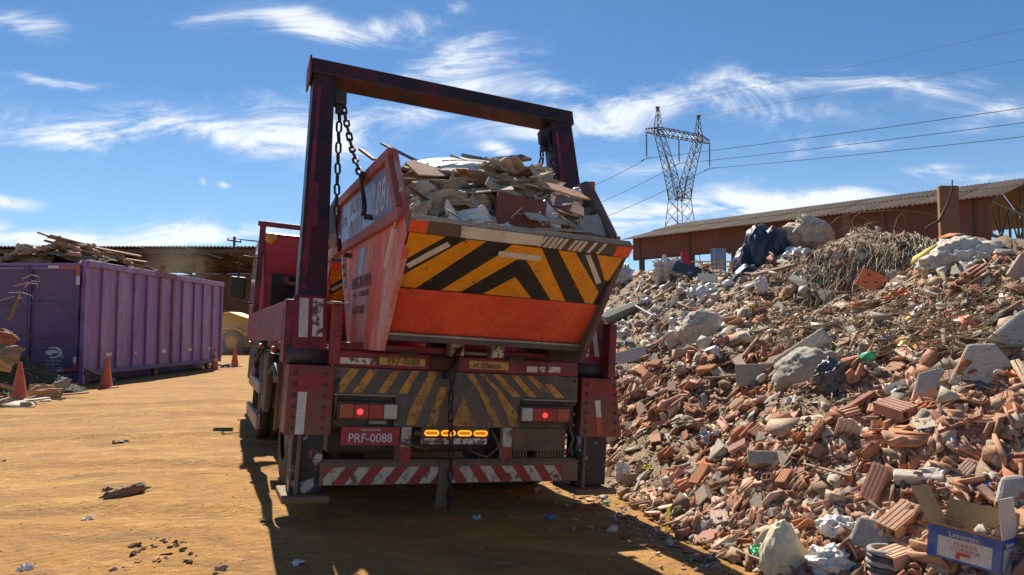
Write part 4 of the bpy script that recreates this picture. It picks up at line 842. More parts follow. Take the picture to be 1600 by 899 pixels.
# ------------------------------------------------------------------ soft and special shapes
def folds(seed, n_=8, f0=1.2, f1=4.0):
    rs_ = random.Random(seed*13+5); K = []
    for k in range(n_):
        d = Vector((rs_.gauss(0,1),rs_.gauss(0,1),rs_.gauss(0,1))).normalized(); f = f0*(f1/f0)**(k/max(n_-1,1)); K.append((d*f, rs_.random(), 1/(k+1.2)**.8))
    def g(p):
        h = 0
        for d, o_, w_ in K: t_ = (p.dot(d)+o_) % 1.0; h += w_*(abs(t_-.5)*4-1)
        return h/2.2
    return g
def blob(name, loc, size, m, seed=0, amp=.2, freq=2.0, sub=4, rot=(0,0,0), ridged=True, squash=None, parent=None, fold=0, taper=0):
    bm_ = bmesh.new(); bmesh.ops.create_icosphere(bm_, subdivisions=sub, radius=1)
    off = Vector((seed*3.1, seed*1.7, seed*.9)); fg = folds(seed, 9, 1.0, 5.0)
    for v_ in bm_.verts:
        p = v_.co.copy(); q = p*freq + off
        d = (fg(p*freq*.35 + Vector((noise.noise(q*.8),noise.noise(q*.8+Vector((9,0,0))),0))*.12)*1.1 if ridged else noise.fractal(q, 1, 2, 4) + .25*noise.fractal(q*4, .8, 2, 3))*amp
        if fold: d += fold*math.sin(10*math.atan2(p.y, p.x) + 3*noise.noise(q*.7))*(1-abs(p.z))
        p = p*(1+d)
        if taper: k_ = 1-taper*p.z; p.x *= k_; p.y *= k_
        if squash: p.z = max(p.z, -squash)
        v_.co = Vector((p.x*size[0], p.y*size[1], p.z*size[2]))
    me = bpy.data.meshes.new(name); bm_.to_mesh(me); bm_.free(); me.polygons.foreach_set('use_smooth', [sub > 3]*len(me.polygons)); me.materials.append(M[m])
    o = bpy.data.objects.new(name, me); COL.objects.link(o); o.location = loc; o.rotation_euler = rot
    if parent: o.parent = parent
    return o
def crumple(name, loc, size, m, seed=0, amp=.12, rot=(0,0,0), n_=22, curl=0, th=.006, parent=None, freq=2.2):
    b = B(); vs = []; fg = folds(seed, 8, .8, 3.2)
    for j in range(n_):
        for i in range(n_):
            a, c_ = i/(n_-1)-.5, j/(n_-1)-.5; q = Vector((a*freq*2+seed*3.3, c_*freq*2-seed, seed*.37))
            z = fg(Vector((a*freq*.9, c_*freq*.9, 0)) + Vector((noise.noise(q),noise.noise(q+Vector((5,5,5))),0))*.10)*amp*.8 + curl*(a*a+.6*c_*c_)
            e = noise.noise(q*2.3)*.07
            vs.append(((a+e*abs(c_))*size[0], (c_+e)*size[1], z))
    b.add(vs, [(j*n_+i, j*n_+i+1, (j+1)*n_+i+1, (j+1)*n_+i) for j in range(n_-1) for i in range(n_-1)])
    o = b.build(name, m, parent, False); o.location = loc; o.rotation_euler = rot
    md = o.modifiers.new('thickness', 'SOLIDIFY'); md.thickness = th
    return o
def slab(name, poly, th, m, loc, rot, label, cat, bev=.01, group=None):
    b = B().prism([(x,y,-th/2) for x, y in poly], (0,0,th)); o = b.build(name, m, None, False, bev); o.location = loc; o.rotation_euler = rot; return tag(o, label, cat, group)
def facing(pt, tilt=0, spin=0, turn=0):      # rotation that lays a slab's face towards the camera side
    return (math.pi/2 - tilt, spin, math.atan2(-pt.x, pt.y) + turn)

# --- in the big heap
p = at(1100,525,.0); tag(blob('boulder', p+Vector((.05,.1,.0)), (.33,.28,.28),'concrete',3,.16,1.6,5,(0,.2,.3),ridged=False),'large rounded block of tan concrete half buried mid heap','boulder')
p = at(1262,590,.02); tag(blob('boulder', p, (.28,.26,.21),'concrete',9,.17,1.7,5,(0,-.3,.3),ridged=False),'pale cracked boulder behind the green capped pipe','boulder')
p = at(1532,410,.0); tag(blob('boulder', p+Vector((0,.2,-.06)), (.38,.33,.25),'concrete',17,.24,2.2,5,(0,0,.3),ridged=False),'biggest rough boulder high on the heap at right','boulder')
p = at(1537,592,.0); slab('concrete_slab',[(-.17,-.14),(.14,-.15),(.18,.03),(.03,.18),(-.11,.14)],.07,'concrete',p+Vector((0,0,.05)),facing(p,.35,.2),'pale triangular concrete slab standing tilted at the right of the heap','slab',.015)
p = at(1462,616,.0); slab('concrete_slab',[(-.12,-.09),(.11,-.10),(.12,.06),(.02,.12),(-.10,.06)],.04,'concgrey',p+Vector((0,0,.05)),facing(p,.5,.1),'rounded dark grey slab left of the pale triangular slab','slab',.01)
p = at(1585,550,.0); slab('concrete_slab',[(-.10,-.14),(.11,-.10),(.13,.12),(-.02,.14)],.09,'concgrey',p+Vector((0,0,.1)),facing(p,.4,.5),'light grey block at the right edge under the boulder','slab',.02)
p = at(1185,597,.0); slab('concrete_slab',[(-.20,-.10),(.20,-.11),(.21,.10),(-.20,.10)],.05,'concgrey',p+Vector((0,0,.06)),facing(p,.15,-.05),'dark upright grey slab beside the wooden lath','slab',.008)
p = at(1255,568,.0); slab('concrete_slab',[(-.26,-.07),(.24,-.08),(.26,.07),(-.25,.08)],.10,'concrete',p+Vector((0,0,.09)),facing(p,.6,-.62),'long tan concrete block leaning uphill in mid heap','slab',.02)
p = at(985,566,.0); slab('concrete_slab',[(-.22,-.09),(.20,-.11),(.24,.09),(-.20,.11)],.05,'concgrey',p+Vector((0,0,.06)),facing(p,.7,-.3),'grey slab on the slope just right of the gantry post','slab',.008)
p = at(1195,738,.0); slab('concrete_slab',[(-.11,-.045),(.11,-.05),(.12,.05),(-.11,.055)],.06,'concrete',p+Vector((0,0,.05)),facing(p,.5,-.05),'small beige block with squared ends low in the heap','slab',.012)
p = at(1435,763,.0); slab('concrete_slab',[(-.12,-.03),(.12,-.04),(.13,.03),(-.12,.04)],.07,'concrete',p+Vector((0,0,.03)),facing(p,1.1,-.05),'flat pale concrete piece above the cardboard box','slab',.01)
p = at(1362,858,.0); slab('concrete_slab',[(-.12,-.10),(.08,-.13),(.13,.03),(.05,.12),(-.08,.10)],.09,'concgrey',p+Vector((0,0,.04)),facing(p,.6,.2),'grey cement lump left of the cardboard box, beside a clay block','slab',.015)
p = at(1582,795,.0); slab('concrete_slab',[(-.07,-.08),(.06,-.09),(.09,.04),(0,.10),(-.08,.05)],.10,'concgrey',p+Vector((.02,.0,.06)),facing(p,.4,.3),'pale grey stone touching the right side of the cardboard box','slab',.02)
p = at(975,503,.0); slab('padded_board',[(-.34,-.10),(-.28,-.15),(.30,-.06),(.33,.02),(.25,.10),(-.30,.08)],.14,'mattress',p+Vector((0,0,.14)),facing(p,.9,-.32),'grey green padded board on the slope right of the gantry post','padded board',.05)
p = at(1160,425,.05)
# timbers
def lath(pa, pb, wd, ht, m, label, la=.04, lb=.05, name='timber_plank', cat='plank'):
    a, c_ = at(*pa, la), at(*pb, lb); d = c_-a; mid = (a+c_)/2; L_ = d.length; b = B().beam(Vector((-L_/2,0,0)),Vector((L_/2,0,0)),wd,ht); o = b.build(name, m, None, False, .004); o.location = mid; o.rotation_euler = d.to_track_quat('X','Z').to_euler(); return tag(o, label, cat)
lath((1108,606),(1152,598),.06,.02,'wood','short pale lath poking left out of the dark grey slab')
lath((1275,680),(1365,632),.05,.035,'woodred','reddish timber batten lying across the brick rubble')
lath((1462,702),(1535,680),.035,.02,'woodred','thin dark stick right of the hollow brick',.06,.08)
lath((1408,400),(1490,372),.10,.05,'wood','thick weathered plank just below the crest of the heap',.12,.10)
lath((968,633),(1040,600),.10,.03,'brick2','ribbed pale board half buried right of the truck',.05,.06)
lath((1000,640),(1115,588),.03,.02,'concgrey','long thin grey strip left of the dark slab',.05,.06)
lath((1150,585),(1185,545),.03,.02,'wood','light wooden strip rising behind the dark slab',.06,.10)
lath((1255,745),(1330,765),.03,.012,'wood','flat yellowish lath low in the heap',.06,.06)
lath((985,488),(1020,505),.025,.02,'plastw','thin white stick left of the tan block',.10,.10)
lath((1140,868),(1188,892),.02,.02,'wood','pale bent stick on the ground beside the cream sack',.04,.05)
lath((1025,660),(1060,640),.09,.05,'brick','thick red brick strip high behind the riveted leg',.05,.06)
# clay pieces that stand out
def spec(pxy, s_, rot, label, kind='hollow', lift=.05, m='brick2', i=0):
    p_ = at(*pxy); pr = {'hollow':HO,'angle':AN,'shard':SH,'tile':TI}[kind][i]; o = bpy.data.objects.new('hollow_brick' if kind=='hollow' else 'brick_shard', pmesh('special_'+kind, i, pr, m)); COL.objects.link(o); o.location = p_+Vector((0,0,lift)); o.rotation_euler = rot; o.scale = (s_,s_,s_) if not hasattr(s_,'__len__') else s_; return tag(o, label, 'brick')
spec((1400,668),(.24,.26,.24),(R(15),R(8),R(-75)),'hollow brick with two open cells facing out, above the grey stone',m='brick',lift=.08)
spec((1370,790),(.22,.20,.20),(R(25),R(-62),R(10)),'tall red hollow brick standing on end left of the cardboard box',m='brick',lift=.08,i=1)
spec((1408,845),(.22,.20,.20),(R(10),R(-28),R(20)),'pinkish hollow brick leaning just left of the cardboard box',i=2,lift=.07)
spec((1415,885),(.24,.22,.22),(R(5),R(-12),R(15)),'square clay brick at the lower edge below the box',i=1,lift=.04)
spec((1335,885),(.18,.14,.14),(R(20),R(60),R(10)),'narrow orange brick piece standing beside the white plastic bag',kind='shard',m='brick',i=3,lift=.06)
spec((1590,330+40),(.5,.4,.4),(R(70),R(0),R(-20)),'pink clay panel at the right end of the crest','shard',.1,'brick2',5)
spec((1595,440),(.3,.3,.3),(R(70),R(80),R(-20)),'flat pink tile piece at the right edge below the boulder','shard',.1,'brick2',2)
spec((1165,690),(.32,.22,.22),(R(10),R(-30),R(30)),'long ribbed brick shard near the middle foot of the heap','angle',.05,'brick',1)
spec((1060,640),(.40,.25,.25),(R(20),R(-22),R(20)),'long reddish brick piece behind the right stabiliser','angle',.06,'brick',3)
# pipe with green cap
a, c_ = at(1318,582,.07), at(1352,577,.07); t_ = empty('pipe', a, 'clay red pipe with a green cap lying on the heap', 'pipe'); d_ = c_-a
B().tube([(0,0,0), tuple(d_)], .022, 12).build('pipe_body','pipeclay',t_,True); B().tube([tuple(d_*.98), tuple(d_*1.28)], .032, 14).build('cap','greenpl',t_,True)
# bags and films
p = at(1300,612); tag(blob('rubbish_bag', p+Vector((0,0,.08)), (.12,.11,.13),'greyplastic',5,.28,4.0,5,(0,.2,0),fold=.04),'small knotted dark grey rubbish bag among the bricks','bag')
p = along(1192,416,10.6); tag(blob('tarpaulin', p+Vector((0,0,-.05)), (.40,.36,.68),'tarp',21,.22,3.6,5,(0,.12,.2),fold=.06),'black tarpaulin draped as a tall hump on the crest','tarpaulin')
tag(blob('tarpaulin', along(1163,448,10.3), (.20,.2,.36),'tarp',24,.26,2.2,4,(0,.35,.0),fold=.05),'lower fold of black sheeting left under the tall tarpaulin hump','tarpaulin')
p = along(1266,370,10.6); tag(blob('big_bag', p, (.36,.32,.29),'bigbag',31,.20,3.0,5,(.1,.25,.3),fold=.02),'bulging dirty woven big bag on the crest right of the tarpaulin','big bag')
tag(crumple('torn_flap', along(1254,347,10.4), (.26,.22), 'sack',33,.07,(1.2,.4,.4),16,.15,.01),'yellowish torn flap on top of the bulging big bag','flap')
tag(blob('plastic_bag', along(1240,408,10.2), (.26,.22,.17),'plastw',36,.34,4.0,5,(0,-.3,0)),'crumpled white sack under the bulging big bag','bag')
tag(blob('plastic_bag', at(1190,462,.08), (.07,.07,.11),'plastw',38,.3,4.5,5),'small white plastic bag below the tarpaulin','bag')
for i, (q, sz, lb) in enumerate((((1000,414),(.46,.3,.26),'widest heap of white plastic film behind the chevron skip'),((1032,404),(.26,.24,.26),'white plastic film peak right of the widest film heap'),((968,436),(.20,.2,.2),'white plastic film close to the skip corner'),((1040,430),(.24,.2,.14),'hanging fold of white film above the grey panels'))):
    tag(blob('plastic_film', at(q[0],q[1]+14,.20), tuple(k_*1.15 for k_ in sz),'plastw',50+i,.50,5.0,5,(0,.2*i,.5*i),fold=.10),lb,'plastic film')
tag(crumple('plastic_film', at(1100,467,.10), (.42,.30),'plastw',60,.12,(.9,-.3,.2),20,-.2),'white plastic sheet with a yellow corner in mid heap','plastic film')
tag(crumple('plastic_film', at(1062,532,.06), (.20,.30),'plastw',61,.10,(.9,-.5,.2),16,-.2),'greyish film strip left of the tan block','plastic film')
tag(crumple('foil_scrap', at(1110,700,.06), (.16,.12),'foil',62,.08,(.8,.2,.1),14),'shiny clear wrapper low in the brick rubble','wrapper')
tag(crumple('plastic_film', at(1410,618,.05), (.24,.10),'plastw',63,.07,(.6,-.3,.1),14),'thin white scrap in front of the round grey slab','plastic film')
p = at(1297,902,.02); tag(blob('plastic_bag', p+Vector((0,0,.05)), (.11,.10,.08),'plastw',66,.34,4.0,5),'whitish see-through plastic bag lying right of the cream sack','bag')
p = at(1224,893); sk_ = blob('woven_sack', p+Vector((0,0,.10)), (.12,.10,.165),'sack',70,.14,2.6,5,(0,-.05,.2),ridged=True,fold=.02,taper=.30); tag(sk_,'upright cream woven sack at the foot of the heap','sack')
tag(crumple('torn_cloth', p+Vector((0,-.01,.245)), (.10,.08), 'sack', 171, .06, (.9,.3,.4), 12, -.5, .004),'torn frayed mouth of the cream sack at the heap foot','cloth')
tag(blob('plastic_bag', at(1310,852,.06), (.10,.08,.06),'plastw',71,.34,4.0,5),'small white scrap bag behind the see-through bag','bag')
tag(crumple('green_net', at(1186,880,.04), (.09,.12),'greenpl',72,.05,(.5,0,.3),10),'scrap of pale green netting at the left of the cream sack','net')
tag(blob('bottle_cap', at(948,790,.02), (.022,.022,.018),'greenpl',0,.02,1,2),'bright green lump on the dirt beside the right foot','green lump')
tag(B().box(-.012,.012,-.11,.11,0,.008).build('yellow_strip','yellowpl'),'yellow plastic strip at the foot of the heap','strip'); _o = bpy.data.objects['yellow_strip']; _o.location = at(1043,824,.04); _o.rotation_euler = (.7,.1,-.25)
tag(crumple('yellow_scrap', at(1012,739,.05), (.09,.05),'yellowpl',73,.03,(.5,0,.2),8),'small yellow plastic scrap near the right foot','scrap')
tag(crumple('white_plate', at(974,752,.06), (.13,.17),'plastw',74,.03,(1.1,.2,.2),8),'curved white plastic plate beside the right foot','plate')
tag(crumple('black_scrap', at(1112,882,.03), (.08,.07),'greyplastic',75,.05,(.2,0,.2),8),'black plastic scrap on the dirt near the sack','scrap')
# black corrugated hose at the lower edge
p = at(1383,897,.0); t_ = empty('corrugated_hose', p, 'ribbed black hose end at the lower edge below the box', 'hose')
for k in range(5): B().tube([(.085*math.cos(a_)+k*.004, .085*math.sin(a_)*.9, k*.028-.02) for a_ in np.linspace(0,2*math.pi,20)[:-1]], .015, 8, closed=True).build('hose_ring','greyplastic' if k%2 else 'concgrey',t_,True)
# bucket
p = at(1055,547); t_ = empty('bucket', p+Vector((0,0,.06)), 'white plastic paint bucket tipped left of the tan block', 'bucket', (R(-35),R(15),R(10)))
B().lathe([(.001,-.1),(.085,-.1),(.115,.10),(.122,.10),(.122,.115),(.112,.115),(.08,-.09),(.001,-.09)],22).build('bucket_body','bucket',t_,True)
B().tube([(.118*math.cos(a_), .118*math.sin(a_)*.3-.02, .09-.1*math.sin(a_)) for a_ in np.linspace(0,math.pi,10)],.004,6).build('handle','alu',t_,True)
# orange crate pieces
p = at(1357,455,.0); o = slab('orange_board',[(-.115,-.10),(.115,-.10),(.115,.10),(-.115,.10)],.02,'orangepl',p+Vector((0,-.05,.10)),facing(p,.3,.45),'square orange plastic board standing tilted in the shade','board',.01)
for k in range(3): B().box(-.02,.02,-.005,.005,-.001,.001).build('dark_print','letk',o).location = ((-.035,.05)[k%2],.045-.045*k,.0115)
tag(crumple('orange_scrap', at(1408,470,.06), (.22,.15),'orangepl',80,.09,(.8,-.4,.2),12,-.3,.02),'bent orange plastic crate piece right of the orange board','crate piece')
tag(crumple('orange_scrap', at(1352,484,.04), (.20,.11),'orangepl',81,.05,(.9,.1,.2),12,-.2,.02),'flat orange plastic piece under the orange board','crate piece')
tag(crumple('orange_scrap', at(1520,520,.05), (.12,.18),'orangepl',82,.05,(.9,.3,.2),10,-.2,.01),'small orange rag in the twigs at right','rag')
tag(crumple('yellow_scrap', at(1425,552,.05), (.16,.12),'yellowpl',83,.06,(.8,.3,.2),10,-.2,.01),'ochre plastic scrap above the pipe','scrap')
# grey panels and sheets behind the plastic film
for i, (q, w_, h_, tl, sp_, m_, lb) in enumerate(((( 1048,428),.55,.3,.5,-.5,'concgrey','grey sheet leaning behind the white film'),((1075,432),.5,.25,.7,.35,'greyplastic','dark window frame panel right of the grey sheet'),((1105,445),.3,.2,.9,.1,'fargrey','thin light panel right of the dark frame panel'))):
    p = at(*q, .1); slab('panel',[(-w_/2,-h_/2),(w_/2,-h_/2),(w_/2*.8,h_/2),(-w_/2*.9,h_/2)],.02,m_,p,facing(p,tl,sp_),lb,'panel',.004)
for k in range(5):
    lath((1050+k*9,452-k*3),(1062+k*10,418-k*2),.025,.02,'alu','bent metal slat of the shutter beside the dark frame panel, number of five' if 0 else ['left slat','second slat','middle slat','fourth slat','right slat'][k]+' of the bent metal shutter behind the white film',.06,.16,'metal_strip','metal strip')
# cardboard box with print
p = at(1512,880,.0); bx = empty('cardboard_box', p+Vector((.0,-.02,.015)), 'open cardboard box printed blue and white, flaps up, at lower right', 'box', (R(-5),R(4),R(-50))); bx.scale = (.9,.9,.9)
W_, D_, H_ = .34, .24, .165; t_ = .006
def bxp(b_, n_, m_, rot=None, loc=None, par=None):
    o = b_.build(n_, m_, par or bx); 
    if rot: o.rotation_euler = rot
    if loc: o.location = loc
    return o
fw = bxp(B().box(-W_/2,W_/2,-D_/2,-D_/2+t_,0,H_),'front_wall','cardblue'); sw = bxp(B().box(W_/2-t_,W_/2,-D_/2+t_,D_/2,0,H_),'side_wall','cardblue')
bxp(B().box(-W_/2,W_/2-t_,D_/2-t_,D_/2,0,H_),'back_wall','cardin'); bxp(B().box(-W_/2,-W_/2+t_,-D_/2+t_,D_/2-t_,0,H_),'left_wall','cardin'); bxp(B().box(-W_/2+t_,W_/2-t_,-D_/2+t_,D_/2-t_,0,t_),'bottom','cardin')
bxp(B().box(-.12,.13,-.0015,0,0,.105),'label_panel','cardw',None,(0,-D_/2-.0005,.012),fw); bxp(B().box(0,.0015,-.09,.11,0,.105),'label_panel','cardw',None,(W_/2+.0005,0,.012),sw)
text('Leinertex','lettering','letw',fw,(.0,-D_/2-.002,.135),(1,0,0),(0,0,1),.036); text('MASSA','lettering','cardpink',fw,(.01,-D_/2-.0035,.090),(1,0,0),(0,0,1),.028,1.3); text('CORRIDA','lettering','cardpink',fw,(.01,-D_/2-.0035,.065),(1,0,0),(0,0,1),.024,1.3)
bxp(B().box(-.03,.035,-.004,-.0025,.02,.035).box(-.03,-.012,-.004,-.0025,.0,.02),'print_block','cardred',None,(0,-D_/2,.018),fw)
text('Leinertex','lettering','letw',sw,(W_/2+.003,.0,.135),(0,1,0),(0,0,1),.036,.85); text('MASSA','lettering','cardpink',sw,(W_/2+.004,.02,.09),(0,1,0),(0,0,1),.026,1.1)
bxp(B().box(.003,.0045,-.01,.035,.02,.035),'print_block','cardred',None,(W_/2,0,.018),sw)
bxp(B().box(-W_/2,W_/2,-.10,0,0,.005),'flap','card',(R(-14),0,0),(0,-D_/2,H_))
bxp(B().box(-W_/2,W_/2,0,.005,0,.12),'flap','card',(R(-12),0,0),(0,D_/2-.006,H_))
bxp(B().box(0,.005,-D_/2,D_/2,0,.20),'flap','card',(0,R(-32),0),(-W_/2,0,H_))
bxp(B().box(-.005,0,-D_/2,D_/2,0,.20),'flap','cardw',(R(0),R(-8),0),(W_/2,0,H_))

# ------------------------------------------------------------------ palm fibres and twigs
def fib(rs, x, y, z, dx, dy, dz, L_, w_, col, soup, droop=.4, seg=5):
    pts = []; p = Vector((x,y,z)); d = Vector((dx,dy,dz)).normalized()
    for k in range(seg+1):
        pts.append(p.copy()); p = p + d*(L_/seg); d = (d + Vector((rs.uniform(-.18,.18),rs.uniform(-.18,.18),-droop/seg*1.6+rs.uniform(-.1,.1)))).normalized()
    b = B().tube(pts, [w_*(1-.75*k/seg) for k in range(seg+1)], 3, cap=False); soup.put((b.v, b.f), (0,0,0), ((1,0,0),(0,1,0),(0,0,1)), 1, col)
fs = Soup(); rs = random.Random(4)
rw = random.Random(12)
for k in range(34):
    qx, qy = (rw.uniform(945,1190), rw.uniform(400,560)) if k < 24 else (rw.uniform(1000,1600), rw.uniform(560,840)); p = at(qx, qy, .04); s_ = rw.uniform(.07,.20) if k < 24 else rw.uniform(.05,.10)
    tag(crumple('film_scrap', p, (s_*1.4, s_), rw.choice(['plastw','plastw','cardw']), 300+k, s_*.45, (rw.uniform(.3,1.0), rw.uniform(-.5,.5), rw.uniform(-1,1)), 12, -.2, .003), f"{size_word(s_,.09,.14)} white film scrap {where(p.x,p.y,p.z)}", 'scrap', 'white film scraps scattered in the heap')
fx = rng.uniform(1235,1500,1300); fy = 338 + (fx-1215)*(-.02) + rng.random(1300)**1.3*np.interp(fx,[1215,1290,1400,1500],[140,150,75,40]) + np.interp(fx,[1215,1260,1300],[70,40,8]); FXx, FYy, fh = hits(fx, fy)
for x, y in zip(FXx[fh], FYy[fh]):
    x, y = float(x), float(y); q = rs.random(); col = [(.32,.24,.15),(.55,.46,.34),(.15,.11,.07),(.24,.16,.09)][rs.randrange(4)]
    fib(rs, x, y, sfast(x,y)+rs.uniform(.0,.05), -.7+rs.uniform(-.6,.6), -.75+rs.uniform(-.4,.4), rs.uniform(-.7,-.2), rs.uniform(.15,.5), rs.uniform(.004,.010), col, fs, .55)
fx = rng.uniform(1290,1450,70); FXx, FYy, fh = hits(fx, np.full(70, 352.)+rng.uniform(0,14,70))
for x, y in zip(FXx[fh], FYy[fh]):
    x, y = float(x), float(y); fib(rs, x, y, sfast(x,y)+.02, rs.uniform(-1,1), rs.uniform(-.4,.4), rs.uniform(.0,.7), rs.uniform(.15,.4), rs.uniform(.004,.009), (.30,.22,.13), fs, .9, 6)
fx = rng.uniform(1180,1620,900); fy = rng.uniform(455,560,900); FXx, FYy, fh = hits(fx, fy)
for x, y in zip(FXx[fh], FYy[fh]):
    x, y = float(x), float(y); fib(rs, x, y, sfast(x,y)+.03, rs.uniform(-1,1), rs.uniform(-1,.3), rs.uniform(-.2,.3), rs.uniform(.1,.35), rs.uniform(.003,.008), [(.30,.22,.12),(.22,.15,.07),(.40,.33,.20)][rs.randrange(3)], fs, .3, 3)
fs.build('dry_palm_fibres', 'frag', 'tangle of dry palm fibres and twigs hanging over the crest of the heap')
def branch(pts, r, label, m='frond', cat='branch', name='branch'):
    P_ = [Vector(q) for q in pts]; o = B().tube([q-P_[0] for q in P_], list(np.linspace(r, r*.35, len(P_))), 7).build(name, m, None, True); o.location = P_[0]; return tag(o, label, cat)
e0 = at(1340,352,.0); D0 = e0.y
branch([along(1335,362,D0),along(1330,345,D0),along(1345,330,D0-.1),along(1310,340,D0-.2),along(1282,362,D0-.3)],.028,'knotted dead branch arching on the crest, thickest one','wood')
branch([along(1345,332,D0),along(1400,328,D0),along(1450,333,D0),along(1490,350,D0+.2)],.016,'long thin dead branch reaching right along the crest','wood')
branch([along(1395,362,D0),along(1402,340,D0),along(1410,332,D0),along(1416,352,D0)],.014,'short hooked pale branch on the crest','wood')
branch([along(1370,470,8.5)+Vector((0,0,.05)),along(1378,455,8.4),along(1372,440,8.3),along(1390,425,8.3)],.008,'thin forked twig behind the orange board','wood')
branch([along(1448,357,11.5),along(1468,345,11.5),along(1480,320,11.5),along(1487,300,11.5),along(1488,281,11.5)],.028,'curved dark pipe rising in front of the brown pillar','rebar','pipe','bent_pipe')

# ------------------------------------------------------------------ what the skips carry
def hl(x, y, base=0): return 1.86 + .42*float(sm(-.92,-.15,y)) + .14*float(sm(-.2,.6,y)) + .05*math.sin(7*x+3*y) - .30*abs(x+.02)**2 + .12*math.exp(-((x-.3)/.3)**2-((y-.0)/.3)**2)
def heap_core(dy, name, label, y1=1.30):
    xs = np.linspace(-.733,.643,46); ys = np.linspace(-.78,y1,70); b = B()
    vs = [((x, y+dy, hl(x,y)+.03*noise.noise(Vector((x*9,y*9,dy)))+.02*noise.noise(Vector((x*22,y*22,1))) - .05)) for j, y in enumerate(ys) for i, x in enumerate(xs)]
    vs = [(x, y, z) for (x, y, z) in vs]; b.add([tuple(tw(v_)) for v_ in vs], [(j*46+i, j*46+i+1, (j+1)*46+i+1, (j+1)*46+i) for j in range(69) for i in range(45)])
    o = b.build(name, 'soil'); o['kind'] = 'stuff'; o['label'] = label; return o
heap_core(0, 'skip_load_soil', 'brown soil and dust filling the chevron skip'); heap_core(2.68, 'skip_load_soil', 'brown soil and dust filling the second skip')
ls = Soup()
for k in range(2600):
    dy = 0 if k < 2100 else 2.68; x = random.uniform(-.72,.63); y = random.uniform(-.88,1.3); s_ = .015 + random.expovariate(1/.022); s_ = min(s_, .11)
    m3 = MT @ orient_l if False else MT @ Euler((random.gauss(0,.6),random.gauss(0,.6),random.uniform(0,6.28))).to_matrix()
    kind = 'brick' if random.random() < (.55 if x < -.25 or x > .35 else .4) else ('conc' if random.random() < .8 else 'soil')
    ls.put(random.choice(SH+AN if kind == 'brick' else CH+CF), tuple(tw((x,y+dy,hl(x,y)+s_*random.uniform(0,.2)))), m3, s_, frag_col(kind))
ls.build('skip_load_rubble', 'frag', 'small broken bricks and mortar crumbs in the two skips')
def tcr(px_, py_, y, size, m, seed, rot, amp, label, curl=0, th=.006, name='torn_paper_bag', cat='paper bag', n_=22, dz=0):
    o_ = MT.transposed() @ (Vector((0,0,CAMH))-T); d = MT.transposed() @ Vector([float(q) for q in ray(px_, py_)]); s_ = (y-o_.y)/d.y; p_ = tw(o_ + d*s_ + Vector((0,-.03,dz)))
    e = (MT @ Euler(rot).to_matrix()).to_euler(); return tag(crumple(name, p_, size, m, seed, amp, tuple(e), n_, curl, th), label, cat)
tcr(705,300,-.42,(.56,.40),'paperbag',1,(.7,.10,.1),.16,'big crumpled tan cement bag at the left of the skip load',-.3,.012,n_=20)
tcr(680,318,-.50,(.36,.30),'bigbag',2,(1.2,-.3,.3),.16,'grey green crumpled bag under the big tan one, left side of the load',-.2,.012,n_=16)
tcr(815,285,-.25,(.52,.40),'paperbag',3,(.8,.35,-.1),.16,'pale crumpled bag above the red brown slab in the skip',-.3,.012,n_=18)
tcr(770,275,-.15,(.42,.34),'paperbag',4,(.8,-.2,.2),.13,'folded bag in the middle top of the skip load',-.2,.012,n_=18)
tcr(740,318,-.52,(.40,.32),'paperbag',5,(1.0,.5,.2),.18,'dull green crumpled bag above the skip lip, left of the red brown slab',-.2,.012,n_=18)
tcr(745,342,-.74,(.42,.16),'plastw',6,(.7,.1,0),.10,'thin grey white film lying along the skip lip',0,.006,'plastic_film','plastic film',18)
tcr(650,335,-.62,(.28,.22),'paperbag',7,(1.2,.1,.2),.14,'small crumpled bag in the left corner of the skip',0,.01)
tcr(735,252,.02,(.92,.30),'plastw',8,(.45,-.10,.05),.02,'curved white lilac sheet lying over the top of the skip load',-.25,.012,'bent_sheet','sheet',14,.0)
tcr(700,257,.30,(.62,.25),'cardw',9,(.35,-.10,.1),.03,'second white sheet behind the curved lilac one',-.15,.012,'bent_sheet','sheet',12,.02)
tcr(848,272,.0,(.22,.24),'paperbag',10,(.7,.4,-.2),.10,'pinkish folded bag at the right top of the skip load',-.2,.01,n_=14)
def tslab(px_, py_, y, poly, th, m, rot, label, name, cat):
    o_ = MT.transposed() @ (Vector((0,0,CAMH))-T); d = MT.transposed() @ Vector([float(q) for q in ray(px_, py_)]); s_ = (y-o_.y)/d.y; p_ = tw(o_ + d*s_)
    return slab(name, poly, th, m, p_, tuple((MT @ Euler(rot).to_matrix()).to_euler()), label, cat, .006)
tslab(815,337,-.68,[(-.20,-.13),(.22,-.15),(.16,.02),(.17,.12),(-.17,.13)],.05,'redslab',(1.35,.05,-.05),'large red brown slab leaning upright in the middle of the skip','brick_slab','slab')
tslab(862,342,-.66,[(-.12,-.05),(.11,-.07),(.03,.07),(-.10,.10)],.03,'plastw',(1.1,.5,.1),'white plaster piece beside the red brown slab','plaster_piece','plaster')
tslab(800,250,.25,[(-.17,-.05),(.17,-.03),(.12,.05),(-.16,.05)],.025,'dark',(.7,-.28,.1),'dark pointed board on the very top of the load','board','board')
tslab(750,250,.45,[(-.15,-.05),(.15,-.05),(.15,.05),(-.15,.05)],.03,'paperbag',(.5,.0,.1),'flat tan board behind the dark pointed board','board','board')
tslab(703,262,-.02,[(-.06,-.06),(.06,-.06),(.05,.06),(-.06,.05)],.02,'paperbag',(1.4,-.05,0),'small square tan scrap in front of the white sheets','board_scrap','scrap')
tslab(925,360,-.62,[(-.12,-.07),(.13,-.09),(.11,.05),(.02,.10),(-.11,.06)],.12,'concrete',(1.0,.1,-.2),'lump of pale concrete at the right end of the skip lip','concrete_lump','concrete lump')
